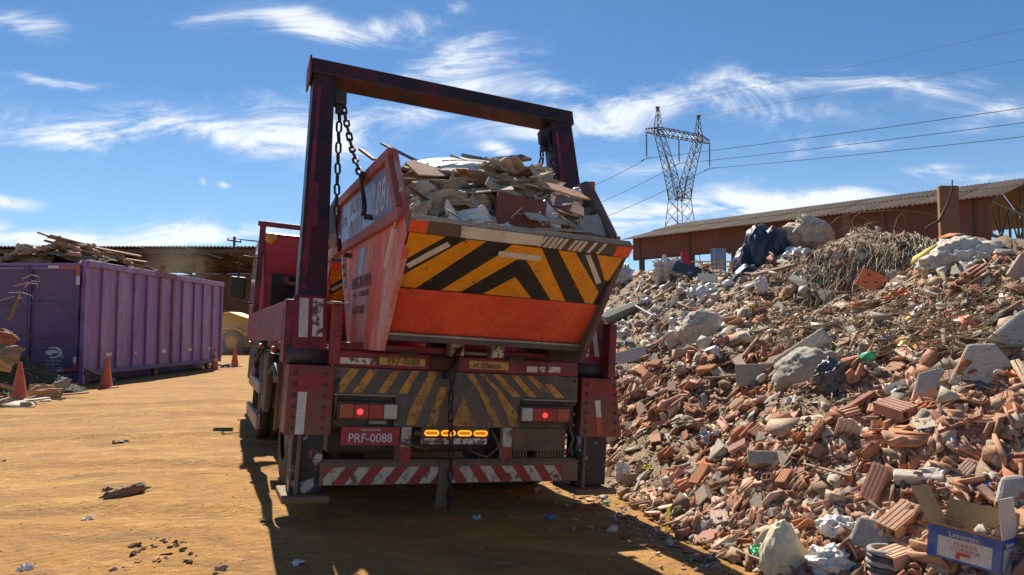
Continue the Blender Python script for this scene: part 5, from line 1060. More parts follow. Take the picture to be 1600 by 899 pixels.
tslab(885,345,-.42,[(-.20,-.18),(.22,-.20),(.20,.10),(.0,.20),(-.16,.16)],.14,'brick2',(.75,.35,-.2),'pinkish rubble slab at the right of the skip load','rubble_slab','slab')
tslab(850,300,-.15,[(-.2,-.16),(.2,-.14),(.18,.12),(-.14,.14)],.10,'concrete',(.8,.2,.1),'grey plaster slab behind the pinkish slab','rubble_slab','slab')
o = blob('plastic_bag', tw((.62,-.32,2.24)), (.07,.07,.10),'plastw',90,.25,2.2,4,(0,.2,0)); tag(o,'white plastic bag at the right wall of the skip','bag')
def tlath(a, c_, wd, ht, m, label, name='lath', cat='lath'):
    a, c_ = tw(a), tw(c_); d = c_-a; L_ = d.length; o = B().beam(Vector((-L_/2,0,0)),Vector((L_/2,0,0)),wd,ht).build(name, m); o.location = (a+c_)/2; o.rotation_euler = d.to_track_quat('X','Z').to_euler(); return tag(o, label, cat)
BM = [('plywood', mat('dusty brown board', (.36,.22,.12), (.45,.34,.22), .5, 6, .5, .85, bump=.2, rand=.3), 'brown'), ('board', mat('grey gypsum board', (.46,.37,.27), (.30,.22,.15), .5, 6, .5, .85, bump=.2, rand=.3), 'grey'), ('board', mat('cream ceiling board', (.60,.48,.32), (.36,.25,.15), .5, 6, .5, .8, bump=.2, rand=.2), 'cream'), ('board', M['brick'], 'red brown'), ('board', mat('dark charred board', (.10,.07,.05), (.22,.15,.10), .5, 6, .5, .85, bump=.2, rand=.3), 'dark')]
rl = random.Random(77)
for k in range(120):
    x = rl.uniform(-.62,.52); y = rl.uniform(-.72,.45); L_ = rl.uniform(.10,.40); wd_ = L_*rl.uniform(.12,.55); th_ = rl.uniform(.005,.014)
    po = [(-L_/2+rl.uniform(-.02,.03),-wd_/2),(rl.uniform(-.1,.2)*L_,-wd_/2-rl.uniform(0,.02)),(L_/2,-wd_/2+rl.uniform(-.01,.04)),(L_/2-rl.uniform(0,.08),wd_*rl.uniform(.1,.5)),(rl.uniform(-.2,.2)*L_,wd_/2),(-L_/2+rl.uniform(0,.06),wd_*rl.uniform(.2,.5))]
    nm_, mm_, cn = rl.choice(BM); base = hl(x,y)+rl.uniform(.02,.15); px_ = 'left' if x < -.25 else ('right' if x > .2 else 'middle'); dp = 'front' if y < -.45 else ('back' if y > .05 else 'centre')
    slab('broken_board', po, th_, mm_, tw((x,y,base)), tuple((MT @ Euler((rl.gauss(.35,.3),rl.gauss(-.05,.28),rl.uniform(-.9,.9))).to_matrix()).to_euler()), f'{"small" if L_ < .2 else "long"} jagged {cn} board piece at the {px_} {dp} of the skip load', 'board', .0, 'jagged board pieces on the skip load')
tlath((-.6,.725,2.72),(-.45,-.05,2.40),.03,.015,'wood','thin tan lath sticking out over the left rim of the skip')
tlath((-.72,1.0,2.72),(-.64,.80,2.60),.035,.02,'dark','short dark stick above the left rim of the skip')
tlath((.56,-.30,2.15),(.60,-.62,1.98),.02,.012,'plastw','white plastic stick below the white bag in the skip')
branch([tw((-.52,-.84,1.95)),tw((-.45,-.93,1.88)),tw((-.41,-.80,1.80)),tw((-.40,-.85,1.66))],.006,'thin brown twig hanging over the skip lip at left','wood','twig','twig')
for i, (q, sz, m_, lb) in enumerate((((-.66,2.0,2.06),(.13,.13,.09),'paperbag','tan bag in the second skip beside the gantry arm'),((-.62,2.4,2.15),(.16,.16,.12),'paperbag','yellowish bag deeper in the second skip'),((-.70,1.85,1.93),(.10,.09,.07),'concrete','concrete lump at the edge of the second skip'))):
    tag(blob('torn_bag' if m_ != 'concrete' else 'concrete_lump', tw(q), sz, m_, 95+i, .3, 2, 4), lb, 'bag' if m_ != 'concrete' else 'concrete lump')
tag(slab('grey_board',[(-.25,-.2),(.25,-.2),(.2,.2),(-.1,.22)],.02,'fargrey',tw((-.62,2.2,2.32)),tuple((MT @ Euler((1.2,.2,.3)).to_matrix()).to_euler()),'x y z w','board'),'light grey board standing in the second skip beside the gantry arm')

# ------------------------------------------------------------------ purple roll-off container
CX0, CX1, CY0, CY1, CZ0, CZ1 = -12.75, -10.25, 17.19, 25.3, .22, 3.0
ct = empty('roll_off_container', (CX1, CY0, 0), 'long purple roll-off container heaped with timber, ribbed side facing the yard', 'container')
def Kt(bd, name, m, bevel=0, par=None, label=None):
    if par is None: bd.v = [(x-CX1, y-CY0, z) for x, y, z in bd.v]
    o = bd.build(name, m, par or ct, False, bevel); 
    if par is not None: pass
    if label: o['label'] = label
    return o
Kt(B().box(CX1-.07,CX1-.03,CY0+.05,CY1-.05,CZ0+.1,CZ1-.15),'side_wall','purple'); Kt(B().box(CX0+.03,CX0+.07,CY0+.05,CY1-.05,CZ0+.1,CZ1-.15),'side_wall','purple')
Kt(B().box(CX0+.07,CX1-.07,CY1-.1,CY1-.05,CZ0+.1,CZ1-.15),'end_wall','purple'); Kt(B().box(CX0+.07,CX1-.07,CY0+.06,CY1-.11,CZ0+.05,CZ0+.1),'floor','purpleshade')
ry = [17.19,17.89,18.62,19.41,20.09,20.82,21.6,22.27,23.08,23.75,24.52,25.22]
for i, y in enumerate(ry):
    if i == 0: continue
    w_ = .055
    Kt(B().prism([(CX1-.03,y-w_,CZ0+.06),(CX1+.03,y-w_,CZ0+.16),(CX1+.03,y-w_,CZ1-.16),(CX1-.03,y-w_,CZ1-.155)],(0,2*w_,0)),'rib','rustedge' if i in (5,6) else 'purple',.008,label='rib with rust brown streaks' if i in (5,6) else None)
Kt(B().box(CX1-.10,CX1+.05,CY0,CY1,CZ1-.15,CZ1),'top_rail','purple',.012); Kt(B().box(CX0-.05,CX0+.10,CY0,CY1,CZ1-.15,CZ1),'top_rail','purple',.012)
Kt(B().box(CX1-.101,CX1+.056,20.4,21.7,CZ1-.152,CZ1+.006),'rusty_rail_patch','rustedge')
Kt(B().box(CX1-.03,CX1-.015,CY0+.1,CY1-.06,1.62,1.65),'mid_seam','purple')
Kt(B().box(CX1-.09,CX1-.0,CY0+.0,CY1,CZ0+.0,CZ0+.12),'bottom_rail','purpleshade',.01); Kt(B().box(CX0,CX0+.09,CY0,CY1,CZ0,CZ0+.12),'bottom_rail','purpleshade')
Kt(B().box(CX1-.75,CX1-.6,CY0+.3,CY1,.0,CZ0),'skid','purpleshade'); Kt(B().box(CX0+.6,CX0+.75,CY0+.3,CY1,.0,CZ0),'skid','purpleshade')
for y in (17.6,21.0,24.6): Kt(B().lathe([(.001,-.05),(.12,-.05),(.12,.05),(.001,.05)],16,'X',(CX1-.2,y,.12)),'roller','dark')
Kt(B().beam((CX1-.03,CY0-.0,.42),(CX1+.25,CY0+.9,.06),.06,.05),'loose_bar','fargrey')
# rear corner post with hinges, two doors
Kt(B().box(CX1-.11,CX1+.0,CY0-.03,CY0+.08,.02,CZ1-.02),'corner_post','purple',.01); Kt(B().box(CX0,CX0+.11,CY0-.03,CY0+.08,.02,CZ1-.02),'corner_post','purple',.01)
for z in (2.45,1.65,.75): Kt(B().tube([(CX1-.03,CY0-.06,z-.11),(CX1-.03,CY0-.06,z+.11)],.035,10),'hinge','purpleshade')
mid = (42/1600) and -11.62
for x0, x1 in ((mid+.04, CX1-.13),(CX0+.13, mid-.04)):
    dr = empty('door', (0,0,0), None, None); dr.parent = ct
    def kd(bd, n_, m_): bd.v = [(x-CX1, y-CY0, z) for x, y, z in bd.v]; return bd.build(n_, m_, dr)
    kd(B().box(x0,x1,CY0-.04,CY0,.32,2.84),'door_sheet','purpleshade')
    for z in (2.80,1.95,1.18,.35): kd(B().box(x0+.051,x1-.051,CY0-.085,CY0-.041,z-.03,z+.03),'cross_bar','purpleshade' if z < 2.7 else 'purple')
    for x in (x0,x1-.05): kd(B().box(x,x+.05,CY0-.09,CY0-.041,.32,2.84),'door_stile','purpleshade')
Kt(B().box(mid-.035,mid+.035,CY0-.10,CY0-.02,.35,2.86),'locking_post','purpleshade')
Kt(B().box(CX0+.11,CX1-.11,CY0-.05,CY0+.04,.18,.30),'rear_sill','purpleshade'); Kt(B().box(CX0+.11,CX1-.11,CY0-.05,CY0+.04,2.86,2.93),'head_rail','purple')
for x0, x1, z0, z1, m_ in ((CX1-.88,CX1-.62,2.80,2.86,'tapew'),(CX1-.61,CX1-.12,2.80,2.86,'tapeo'),(CX1-.20,CX1-.11,2.62,2.79,'tapeo'),(CX1-.20,CX1-.11,2.40,2.61,'tapew'),(CX1-.60,CX1-.44,.33,.39,'tapew'),(CX1-.43,CX1-.21,.33,.39,'tapeo'),(CX1-.20,CX1-.13,.52,.68,'tapew'),(CX1-.20,CX1-.13,.33,.51,'tapeo')):
    Kt(B().box(x0,x1,CY0-.095,CY0-.0915,z0,z1),'reflector_strip',m_)
for y in (18.0,19.2,20.9,22.6,24.1): Kt(B().box(CX1-.028,CX1-.024,y,y+.16,.66,.74),'reflector_strip','tapeo'); Kt(B().box(CX1-.028,CX1-.024,y+.161,y+.42,.66,.74),'reflector_strip','tapew')
# emblem on the right door: a lens shape cut by a swoosh, with lettering
em = Vector((-10.95-CX1, -.047, .78)); lg = B()
def ell(cx, cz, a, b_, n_=36, t0=0, t1=360): return [(em.x+cx+a*math.cos(R(t0+(t1-t0)*k/n_)), em.y, em.z+cz+b_*math.sin(R(t0+(t1-t0)*k/n_))) for k in range(n_)]
def band(t0, t1, a0, b0, a1, b1, o1=(0,0), n_=24, y=0):
    for k in range(n_):
        q = []
        for t_, aa, bb, oo in ((k,a0,b0,(0,0)),(k+1,a0,b0,(0,0)),(k+1,a1,b1,o1),(k,a1,b1,o1)):
            an0 = R(t0+(t1-t0)*t_/n_); q.append((em.x+aa*math.cos(an0)+oo[0], em.y-y, em.z+bb*math.sin(an0)+oo[1]))
        lg.add(q, [(0,1,2,3)])
band(-115, 125, .20, .135, .165, .105, (-.03,-.0)); lg.add(ell(-.04,.0,.155,.062), [tuple(range(36))])
lg.build('emblem','letw',ct)
B().add([(em.x-.06,em.y-.003,em.z-.02),(em.x+.14,em.y-.003,em.z-.02),(em.x+.02,em.y-.003,em.z-.06),(em.x-.03,em.y-.003,em.z-.05)],[(0,1,2,3)]).build('emblem_cut','purpleshade',ct)
text('20','lettering','tapew',ct,(em.x+.20,em.y,em.z-.10),(1,0,.15),(-.25,0,1),.13,.9); text('CASTELLAR','lettering','tapew',ct,(em.x-.01,em.y,em.z-.20),(1,0,0),(0,0,1),.075,1.0)
text('(62) 3206-5386','lettering','tapew',ct,(em.x-.01,em.y,em.z-.285),(1,0,0),(0,0,1),.06,1); text('www.castellar.com.br','lettering','tapew',ct,(em.x-.01,em.y,em.z-.36),(1,0,0),(0,0,1),.05,1)
# its load
lc = Soup()
def lz(x, y): return 2.75 + .62*math.exp(-((y-18.4)/1.6)**2) + .30*math.exp(-((y-21)/2.0)**2) - .35*abs(x+11.5)**2/1.5
b = B(); xs = np.linspace(CX0+.1,CX1-.1,16); ys = np.linspace(CY0+.15,CY1-.15,50)
b.add([(x,y,lz(x,y)+.08*noise.noise(Vector((x*3,y*3,0)))) for y in ys for x in xs],[(j*16+i,j*16+i+1,(j+1)*16+i+1,(j+1)*16+i) for j in range(49) for i in range(15)])
o = b.build('container_load','soil'); o['kind'] = 'stuff'; o['label'] = 'mixed wood waste filling the purple container'
for k in range(700):
    x = random.uniform(CX0+.15,CX1-.15); y = CY0+.2+random.random()*(CY1-CY0-.4); m3 = Euler((random.gauss(0,.25),random.gauss(0,.25),random.gauss(1.4,.6))).to_matrix()
    lc.put(random.choice(ST+CF[:4]),(x,y,lz(x,y)+random.uniform(0,.10)),m3,random.uniform(.15,.6),random.choice([(.30,.17,.10),(.40,.27,.17),(.20,.10,.06),(.33,.30,.27),(.45,.20,.12)]))
lc.build('wood_scraps','frag','broken timber and panel scraps on the purple container')
for k in range(16):
    y = 17.7+k*.34; x = random.uniform(-12.0,-10.6); L_ = random.uniform(.9,2.0); o = B().box(-L_/2,L_/2,-.07,.07,-.02,.02).build('plank',random.choice(['wood','woodred','wood'])); o.location = (x,y,lz(x,y)+.14); o.rotation_euler = (random.gauss(0,.2),random.gauss(.12,.12),random.gauss(1.2,.5)); tag(o,'weathered plank on the load of the purple container','plank','planks heaped on the purple container')
tag(crumple('torn_sheet',(-11.95,17.7,3.15),(.9,.6),'paperbag',101,.25,(1.2,.2,.3),14,-.3,.02),'torn tan panel standing up at the near left of the container load','panel')
tag(crumple('torn_sheet',(-11.0,18.9,3.25),(.4,.3),'sack',102,.2,(1.1,.2,.3),10,-.3,.02),'small cream torn piece on the ridge of the container load','panel')
# ------------------------------------------------------------------ cones
def make_cone(loc, label, bands, tone='cone', tilt=0):
    t_ = empty('traffic_cone', loc, label, 'traffic cone', (0,tilt,random.uniform(0,1.5)), 'traffic cones along the container')
    B().box(-.19,.19,-.19,.19,0,.035).build('cone_base',tone,t_,False,.01)
    B().lathe([(.145,.035),(.135,.06),(.032,.70),(.028,.72),(.018,.72),(.018,.6)],28).build('cone_body',tone,t_,True)
    rr = lambda z: .135-(.103)*(z-.06)/.64
    for z0, z1 in bands: B().lathe([(rr(z0)+.003,z0),(rr(z1)+.003,z1)],28).build('white_band','conew',t_,True)
    return t_
make_cone((-8.97,13.1,float(gz(-8.97,13.1))),'nearest orange cone, at the far left beside the heap of timber scraps',[])
make_cone((-9.2,16.3,float(gz(-9.2,16.3))),'orange cone standing at the near corner of the purple container',[],tilt=.02)
make_cone((-9.86,23.8,0),'cone with two white bands at the far end of the purple container',[(.30,.39),(.50,.59)],'coneold' if 'coneold' in M else 'cone')
make_cone((-10.0,25.9,0),'plain orange cone beyond the banded one, beside the truck mirror',[])
tag(crumple('dark_scrap',(-10.25,25.4,.12),(.8,.5),'greyplastic',110,.2,(.2,.2,.3),10,-.3,.02),'dark curled scrap between the two far cones','scrap')
# ------------------------------------------------------------------ scrap heap at the far left
def hleft(x, y): return (1.45*np.exp(-(((x+11.75)/.85)**2+((y-14.9)/.9)**2)) + .62*np.exp(-(((x+10.3)/.75)**2+((y-15.2)/.6)**2)))
xs = np.linspace(-14,-7.8,70); ys = np.linspace(11,17,60); Xg, Yg = np.meshgrid(xs, ys); Zg = hleft(Xg,Yg); Zg = np.where(Zg < .05, -.05, Zg + .06*wav(Xg,Yg,6,2))
b = B(); b.add(np.stack([Xg,Yg,Zg],-1).reshape(-1,3).tolist(),[(j*70+i,j*70+i+1,(j+1)*70+i+1,(j+1)*70+i) for j in range(59) for i in range(69)]); o = b.build('scrap_heap','netting'); o['kind'] = 'stuff'; o['label'] = 'dark green netting and weeds over the scrap heap at the far left'
wl_ = Soup()
for k in range(1500):
    x = random.uniform(-13.0,-9.2); y = random.uniform(13.2,16.5); h_ = float(hleft(x,y))
    if h_ < .06 and random.random() < .9: continue
    dk = x > -11.1
    m3 = Euler((random.gauss(0,.5),random.gauss(0,.5),random.uniform(0,6.28))).to_matrix()
    if dk: fib(rs, x, y, h_, rs.uniform(-1,1), rs.uniform(-1,1), rs.uniform(-.1,.6), rs.uniform(.1,.35), rs.uniform(.006,.016), rs.choice([(.05,.065,.03),(.08,.09,.04),(.04,.045,.025)]), wl_, .5, 3)
    else: wl_.put(random.choice(ST+CF+SH), (x,y,h_+.05), m3, random.uniform(.08,.40), random.choice([(.40,.27,.15),(.30,.17,.09),(.45,.36,.25),(.42,.16,.07),(.15,.11,.07)]))
for k in range(60): 
    x = random.uniform(-10.6,-8.4); y = random.uniform(12.2,13.6); wl_.put(random.choice(ST+CF), (x,y,.03), Euler((random.gauss(0,.15),random.gauss(0,.15),random.uniform(-.6,.6))).to_matrix(), random.uniform(.08,.5), random.choice([(.50,.42,.30),(.36,.24,.14),(.5,.47,.42)]))
wl_.build('scrap_litter','frag','weeds, wood splinters and panel scraps on the far left heap')
def wpl(a, c_, wd, ht, m, label): a, c_ = Vector(a), Vector(c_); d = c_-a; L_ = d.length; o = B().beam(Vector((-L_/2,0,0)),Vector((L_/2,0,0)),wd,ht).build('timber_plank', m); o.location = (a+c_)/2; o.rotation_euler = d.to_track_quat('X','Z').to_euler(); return tag(o,label,'plank')
wpl(along(13,498,13.2),along(30,458,13.6),.05,.10,'wood','tan board standing up from the far left heap in front of the container door')
wpl(along(-6,600,12.6),along(22,608,13.0),.10,.04,'wood','upper pale board left of the nearest cone'); wpl(along(-8,615,12.3),along(18,622,12.5),.10,.03,'wood','middle pale board left of the nearest cone'); wpl(along(-4,628,12.2),along(14,622,12.4),.08,.03,'wood','lowest pale board at the left frame edge')
wpl(along(45,626,12.6),along(76,622,12.9),.14,.03,'tapew','flat grey white strip in front of the nearest cone'); wpl(along(100,617,14.0),along(136,614,14.0),.12,.03,'brick2','flat pinkish board on the dirt right of the folded carton')
tag(crumple('curved_panel',along(4,520,14.2),(.42,.3),'woodred',120,.10,(1.0,.4,.2),12,-.9,.03),'orange brown curved panel on the far left heap','panel')
tag(crumple('curved_panel',along(4,548,14.0),(.55,.32),'wood',121,.12,(1.1,.1,.1),12,-.5,.03),'tan split panel under the orange curved one','panel')
tag(crumple('torn_cardboard',along(-4,566,13.9),(.5,.3),'card',122,.15,(1.1,.1,.1),12,-.4,.02),'brown cardboard sheet at the left frame edge','cardboard')
o = crumple('folded_carton',along(66,610,13.6),(.62,.30),'card',123,.08,(1.1,.05,.1),12,-.3,.02); tag(o,'crushed brown carton on the dirt right of the nearest cone','carton')
tag(crumple('grey_sheet',along(92,602,13.9),(.25,.38),'fargrey',124,.08,(1.2,.4,.3),12,-.3,.02),'grey bent sheet leaning beside the crushed carton','sheet')
for k, ((x0,y0),(x1,y1)) in enumerate((((38,449),(63,440)),((35,436),(62,431)),((22,448),(60,443)),((14,458),(52,461)),((0,470),(36,465)))):
    branch([along(x0,y0,13.6),along((x0+x1)/2,min(y0,y1)-1,13.5),along(x1-2,y1+1,13.5),along(x1-1,y1+(7 if k else -3),13.5)],.009,['topmost','second','third','fourth','lowest'][k]+' thin pale twig poking right from the far left heap','conew','twig','twig')

# ------------------------------------------------------------------ corrugated sheds
def corr(p0, ud, vd, ul, vl, pitch, amp, nv=2):      # corrugated sheet: waves along u, straight along v
    p0, ud, vd = Vector(p0), Vector(ud).normalized(), Vector(vd).normalized(); nn = ud.cross(vd).normalized(); nu = max(4, int(ul/pitch*6)); b = B()
    vs = [p0 + ud*(ul*i/nu) + vd*(vl*j/(nv-1)) + nn*(amp*math.sin(2*math.pi*(ul*i/nu)/pitch)) for j in range(nv) for i in range(nu+1)]
    b.add(vs, [(j*(nu+1)+i, j*(nu+1)+i+1, (j+1)*(nu+1)+i+1, (j+1)*(nu+1)+i) for j in range(nv-1) for i in range(nu)]); return b
A = Vector((6.8,40,0)); Bc = Vector((18.35,27.3,0)); al = (Bc-A).normalized(); pe = Vector((-al.y, al.x, 0)); 
if pe.y < 0: pe = -pe
Ls = (Bc-A).length; shed = empty('corrugated_shed', A, 'long brown shed with corrugated roof behind the rubble heap', 'shed')
def kS(bd, n_, m_): bd.v = [tuple(Vector(q)-A) for q in bd.v]; return bd.build(n_, m_, shed)
EZ, RZ, HWd = 6.55, 7.85, 5.0; sl = (pe*HWd + Vector((0,0,RZ-EZ))); nsh = 11
for k in range(nsh):
    l_ = (Ls+1.0)/nsh; p0 = A - al*.3 + al*(k*l_) - pe*.6 + Vector((0,0,EZ-.16)); 
    for q in range(2):
        pq = p0 + sl.normalized()*(q*2.85) + Vector((0,0,.03*q)); o = kS(corr(pq, al, sl, l_-.01, 3.0 if q == 0 else sl.length+.65-2.85, .177, .028),'roof_sheet','roofr')
    p1 = A - al*.3 + al*(k*l_) + pe*(2*HWd+.6) + Vector((0,0,EZ-.16)); s2 = -pe*HWd + Vector((0,0,RZ-EZ)); kS(corr(p1, al, s2, l_-.01, s2.length+.6, .177, .028),'roof_sheet','roofr')
npan = 13
for k in range(npan):
    l_ = Ls/npan; x0 = A + al*(k*l_) + pe*(.012*(k%2)); zb = 5.35 if k < npan*.62 else 2.2
    kS(corr(x0+Vector((0,0,zb)), al, (0,0,1), l_+.06, EZ-zb-.08, .30, .022),'cladding_panel','cladding')
kS(B().beam(A+Vector((0,0,5.30))+pe*.08, A+al*(Ls*.62)+Vector((0,0,5.30))+pe*.08,.12,.14),'fascia_beam','claddark')
kS(B().beam(A+Vector((0,0,5.30))+pe*10, Bc+Vector((0,0,5.30))+pe*10,.12,.14),'fascia_beam','claddark')
for k in range(6):
    for q in (.15, 9.85): c_ = A + al*(.5+k*(Ls-1)/5) + pe*q; kS(B().box(c_.x-.14,c_.x+.14,c_.y-.14,c_.y+.14,0,6.4),'column','claddark')
# open gable with truss at the near end
G = Bc; g0 = G + pe*.3
for z in (EZ-.25, 5.0): kS(B().beam(g0+Vector((0,0,z)), G+pe*9.7+Vector((0,0,z)),.10,.10),'truss_chord','truss')
for q in (0,1):
    s_ = G + pe*(.3 if q == 0 else 9.7); kS(B().beam(s_+Vector((0,0,EZ-.2)), G+pe*5+Vector((0,0,RZ-.12)),.08,.10),'rafter','claddark')
for k in range(7):
    a = G + pe*(.3+k*1.34); kS(B().beam(a+Vector((0,0,5.0)), a+Vector((0,0,EZ-.3)),.07,.07),'truss_post','truss'); 
    if k < 7: kS(B().beam(a+Vector((0,0,EZ-.3 if k%2==0 else 5.0)), a+pe*1.30+Vector((0,0,5.0 if k%2==0 else EZ-.3)),.05,.05),'truss_web','truss')
kS(corr(G+Vector((0,0,1.9)), pe, (0,0,1), 9.9, 2.9, .3, .022),'gable_cladding','claddark')
kS(B().beam(G+pe*5+Vector((0,0,5)), G+pe*5+Vector((0,0,RZ-.2)),.07,.07),'king_post','truss')
# things seen under and before the shed
def pillar(px0, px1, pyt, D, label, edge=True, zb=0):
    a = along(px0, pyt, D); c_ = along(px1, pyt, D); t_ = empty('pillar', (a.x, D, 0), label, 'pillar'); w_ = c_.x-a.x
    B().box(0,w_,0,w_*.22,zb,a.z).build('pillar_body','post',t_,False,.02)
    if edge: B().box(-.03,-.002,.02,w_*.22,zb,a.z-.05).build('lit_edge','postlit',t_)  # thin strip coloured to look sunlit
pillar(1469,1498,290,22,'tall brown rendered pillar in front of the long shed'); pillar(1317,1327,333,20,'thin ochre post on the crest line left of the tall pillar',False)
t_ = empty('blue_curtain', along(1122,430,32), 'blue striped sheeting hanging under the shed eave', 'sheeting'); a = along(1110,388,32); c_ = along(1134,388,32); z0 = along(1120,440,32).z
b = corr(Vector((a.x,32,z0)),(1,0,0),(0,0,1),c_.x-a.x,a.z-z0,.16,.035); b.v = [tuple(Vector(q)-t_.location) for q in b.v]; b.build('sheet','curtain',t_)
t_ = empty('yellow_railing', along(1090,410,31), 'thin yellow railing far behind the heap under the shed', 'railing')
for z in (409,417): q0, q1 = along(1080,z,31), along(1164,z,31); B().beam(q0-t_.location,q1-t_.location,.05,.05).build('rail','railyel',t_)
for x in (1097,1141): q0, q1 = along(x,425,31), along(x,409,31); B().beam(q0-t_.location,q1-t_.location,.07,.07).build('rail_post','railyel',t_)
q0 = along(1103,425,33); tag(B().box(-.2,.2,-.2,.2,-.1,.35).lathe([(.22,.36),(.1,.42),(.001,.44)],8).build('yellow_hopper','railyel',None,False,.03),'small yellow hopper between the railing posts','hopper').location = q0
q0 = along(1070,406,33); o = B().lathe([(.001,-.5),(.38,-.5),(.22,.0),(.16,.35),(.001,.35)],14).build('red_hopper','cabred'); o.location = q0; tag(o,'red funnel hanging below the left end of the shed','funnel')
# old open shed on the left
left = empty('open_shed', (-40,45,0), 'long dark open shed with corrugated roof edge behind the purple container', 'shed')
def kL(bd, n_, m_): bd.v = [tuple(Vector(q)-Vector((-40,45,0))) for q in bd.v]; return bd.build(n_, m_, left)
for k in range(11): kL(corr((-44+k*2.9,45,6.62),(1,0,0),(0,1,-.02),2.88,14,.24,.05),'roof_sheet','roofl')
for y, z in ((45.4,6.35),(50,6.25),(55,6.2),(58.5,6.15)): kL(B().beam((-44,y,z),(-12.2,y,z),.14,.25),'purlin','roofl')
for k in range(12): kL(B().beam((-43.5+k*2.85,45.2,6.18),(-43.5+k*2.85,58.8,6.0),.12,.22),'rafter','roofl')
for x in (-43,-31.5,-20.2): kL(B().box(x-.2,x+.2,46,46.4,0,6.1),'column','post'); kL(B().box(x-.2,x+.2,58,58.4,0,6.0),'column','post')
kL(B().box(-44,-21.5,58.6,58.8,0,5.9),'back_wall','farwall'); 
o = corr((-27.5,61.6,5.75),(1,0,0),(0,.5,1),15,1.5,.5,.03).build('metal_roof_building','fargrey'); tag(o,'grey metal roof of the far building beyond the open shed','building')
wb = empty('brick_building', (-25.6,62,0), 'far red brick building seen between container and truck', 'building'); B().box(-1.6,12,0,6,0,5.8).build('wall','farwall',wb); B().box(1.2,2.4,-.03,0,1.0,2.6).build('window','glass',wb); B().box(4,5,-.03,0,0,2.2).build('door','fargrey',wb)
tag(B().box(0,60,0,.3,-.1,.18).build('curb','conew'),'pale low kerb across the yard behind the loader','kerb').location = (-34,43.5,0)
# yellow loader
LD = Vector((-14.45,40.3,0)); ld = empty('wheel_loader', LD, 'dusty yellow wheel loader half hidden between container and truck cab', 'loader', (0,0,R(-10)))
def kd_(bd, n_, m_, bev=0, sm_=False): return bd.build(n_, m_, ld, sm_, bev)
kd_(B().prism([(-1.6,-.7,1.0),(.9,-.7,1.0),(.9,-.7,1.7),(-1.2,-.7,2.35),(-1.6,-.7,2.3)],(0,1.4,0)),'engine_cover','loader',.05); kd_(B().box(.9,2.2,-.65,.65,.9,1.5),'front_frame','loader',.04)
kd_(B().box(.5,1.7,-.6,.6,1.72,3.1),'cab','glass',.05); kd_(B().box(.45,1.75,-.65,.65,3.1,3.2),'cab_roof','loader',.03)
kd_(B().beam((1.8,-.4,1.6),(3.3,-.4,.6),.15,.3).beam((1.8,.4,1.6),(3.3,.4,.6),.15,.3),'lift_arm','loader'); kd_(B().prism([(3.2,-1.1,.15),(4.0,-1.1,.1),(3.4,-1.1,1.1),(3.2,-1.1,1.0)],(0,2.2,0)),'bucket','loader')
for x in (-.9,2.0):
    for y in (-.95,.7):
        w_ = empty('wheel',(x,y,.66),None,None); w_.parent = ld; B().lathe([(.36,0),(.5,-.04),(.62,0),(.66,.06),(.66,.24),(.62,.30),(.5,.34),(.36,.3)],26,'Y').build('tyre','tyre',w_,True); B().lathe([(.001,.06),(.2,.02),(.34,.06),(.36,.0),(.36,.3),(.001,.28)],22,'Y').build('rim','loader',w_,True)
kd_(B().prism([(-1.6,-1.05,1.25),(-1.6,-1.05,1.4),(-1.2,-1.05,1.5),(-.6,-1.05,1.5),(-.2,-1.05,1.3),(-.25,-1.05,1.22),(-.65,-1.05,1.4),(-1.2,-1.05,1.4)],(0,.4,0)),'mudguard','loader')
# utility pole with crossarm
up_ = empty('utility_pole', (-29.3,75,0), 'small utility pole top above the roof edge of the open shed', 'utility pole'); tz = along(361,370,75).z
B().tube([(0,0,0),(0,0,tz)],.14,8).build('pole','claddark',up_); B().beam((-.75,0,tz-.35),(.75,0,tz-.6),.1,.14).build('crossarm','claddark',up_)
for x in (-.7,.05,.65): B().lathe([(.001,.0),(.07,.0),(.04,.25),(.001,.27)],8,c=(x,0,tz-.35-.16*(x+.75)/1.5*1.5)).build('insulator','claddark',up_)
def wire(p0, p1, sag, r, label, n_=16, group=None, m='wire'):
    p0, p1 = Vector(p0), Vector(p1); pts = [p0.lerp(p1, k/n_) - Vector((0,0,sag*4*(k/n_)*(1-k/n_))) - p0 for k in range(n_+1)]
    o = B().tube(pts, r, 4).build('power_line' , m); o.location = p0; return tag(o, label, 'power line', group)
for i, (dx_, lb) in enumerate(((-.7,'left'),(.05,'middle'),(.65,'right'))): wire((-29.3+dx_,75,tz-.15-.1*i),(20,82+i,11.5-.3*i),1.2,.022,f'thin wire from the {lb} insulator of the small utility pole')

# ------------------------------------------------------------------ lattice tower and its lines
TB = along(1065,517,92); TB.z = 0; td = Vector((.86,.50,0)).normalized()    # direction of the crossarm
tn = Vector((-td.y, td.x, 0)); tower = empty('transmission_tower', TB, 'tall steel lattice power line tower rising behind the shed roof', 'power tower')
def tp_(u_, h_, d=0): return td*u_ + tn*d + Vector((0,0,h_))
def zpx(py, D=92): return CAMH + (517-py)/F*D*1.0
def lat(name, quads, n_, r=.06, parent=tower):     # quads: list of 4-corner rings; braced lattice between rings
    b = B()
    for ring0, ring1 in zip(quads[:-1], quads[1:]):
        for j in range(4):
            for k in range(n_):
                a0, a1 = ring0[j].lerp(ring1[j], k/n_), ring0[j].lerp(ring1[j], (k+1)/n_); c0, c1 = ring0[(j+1)%4].lerp(ring1[(j+1)%4], k/n_), ring0[(j+1)%4].lerp(ring1[(j+1)%4], (k+1)/n_)
                b.beam(a0, c1, r*.9, r*.9); b.beam(c0, a1, r*.9, r*.9); b.beam(a0, a1, r*1.6, r*1.6)
                if k == 0: b.beam(a0, c0, r, r)
    o = b.build(name, 'lattice', parent); return o
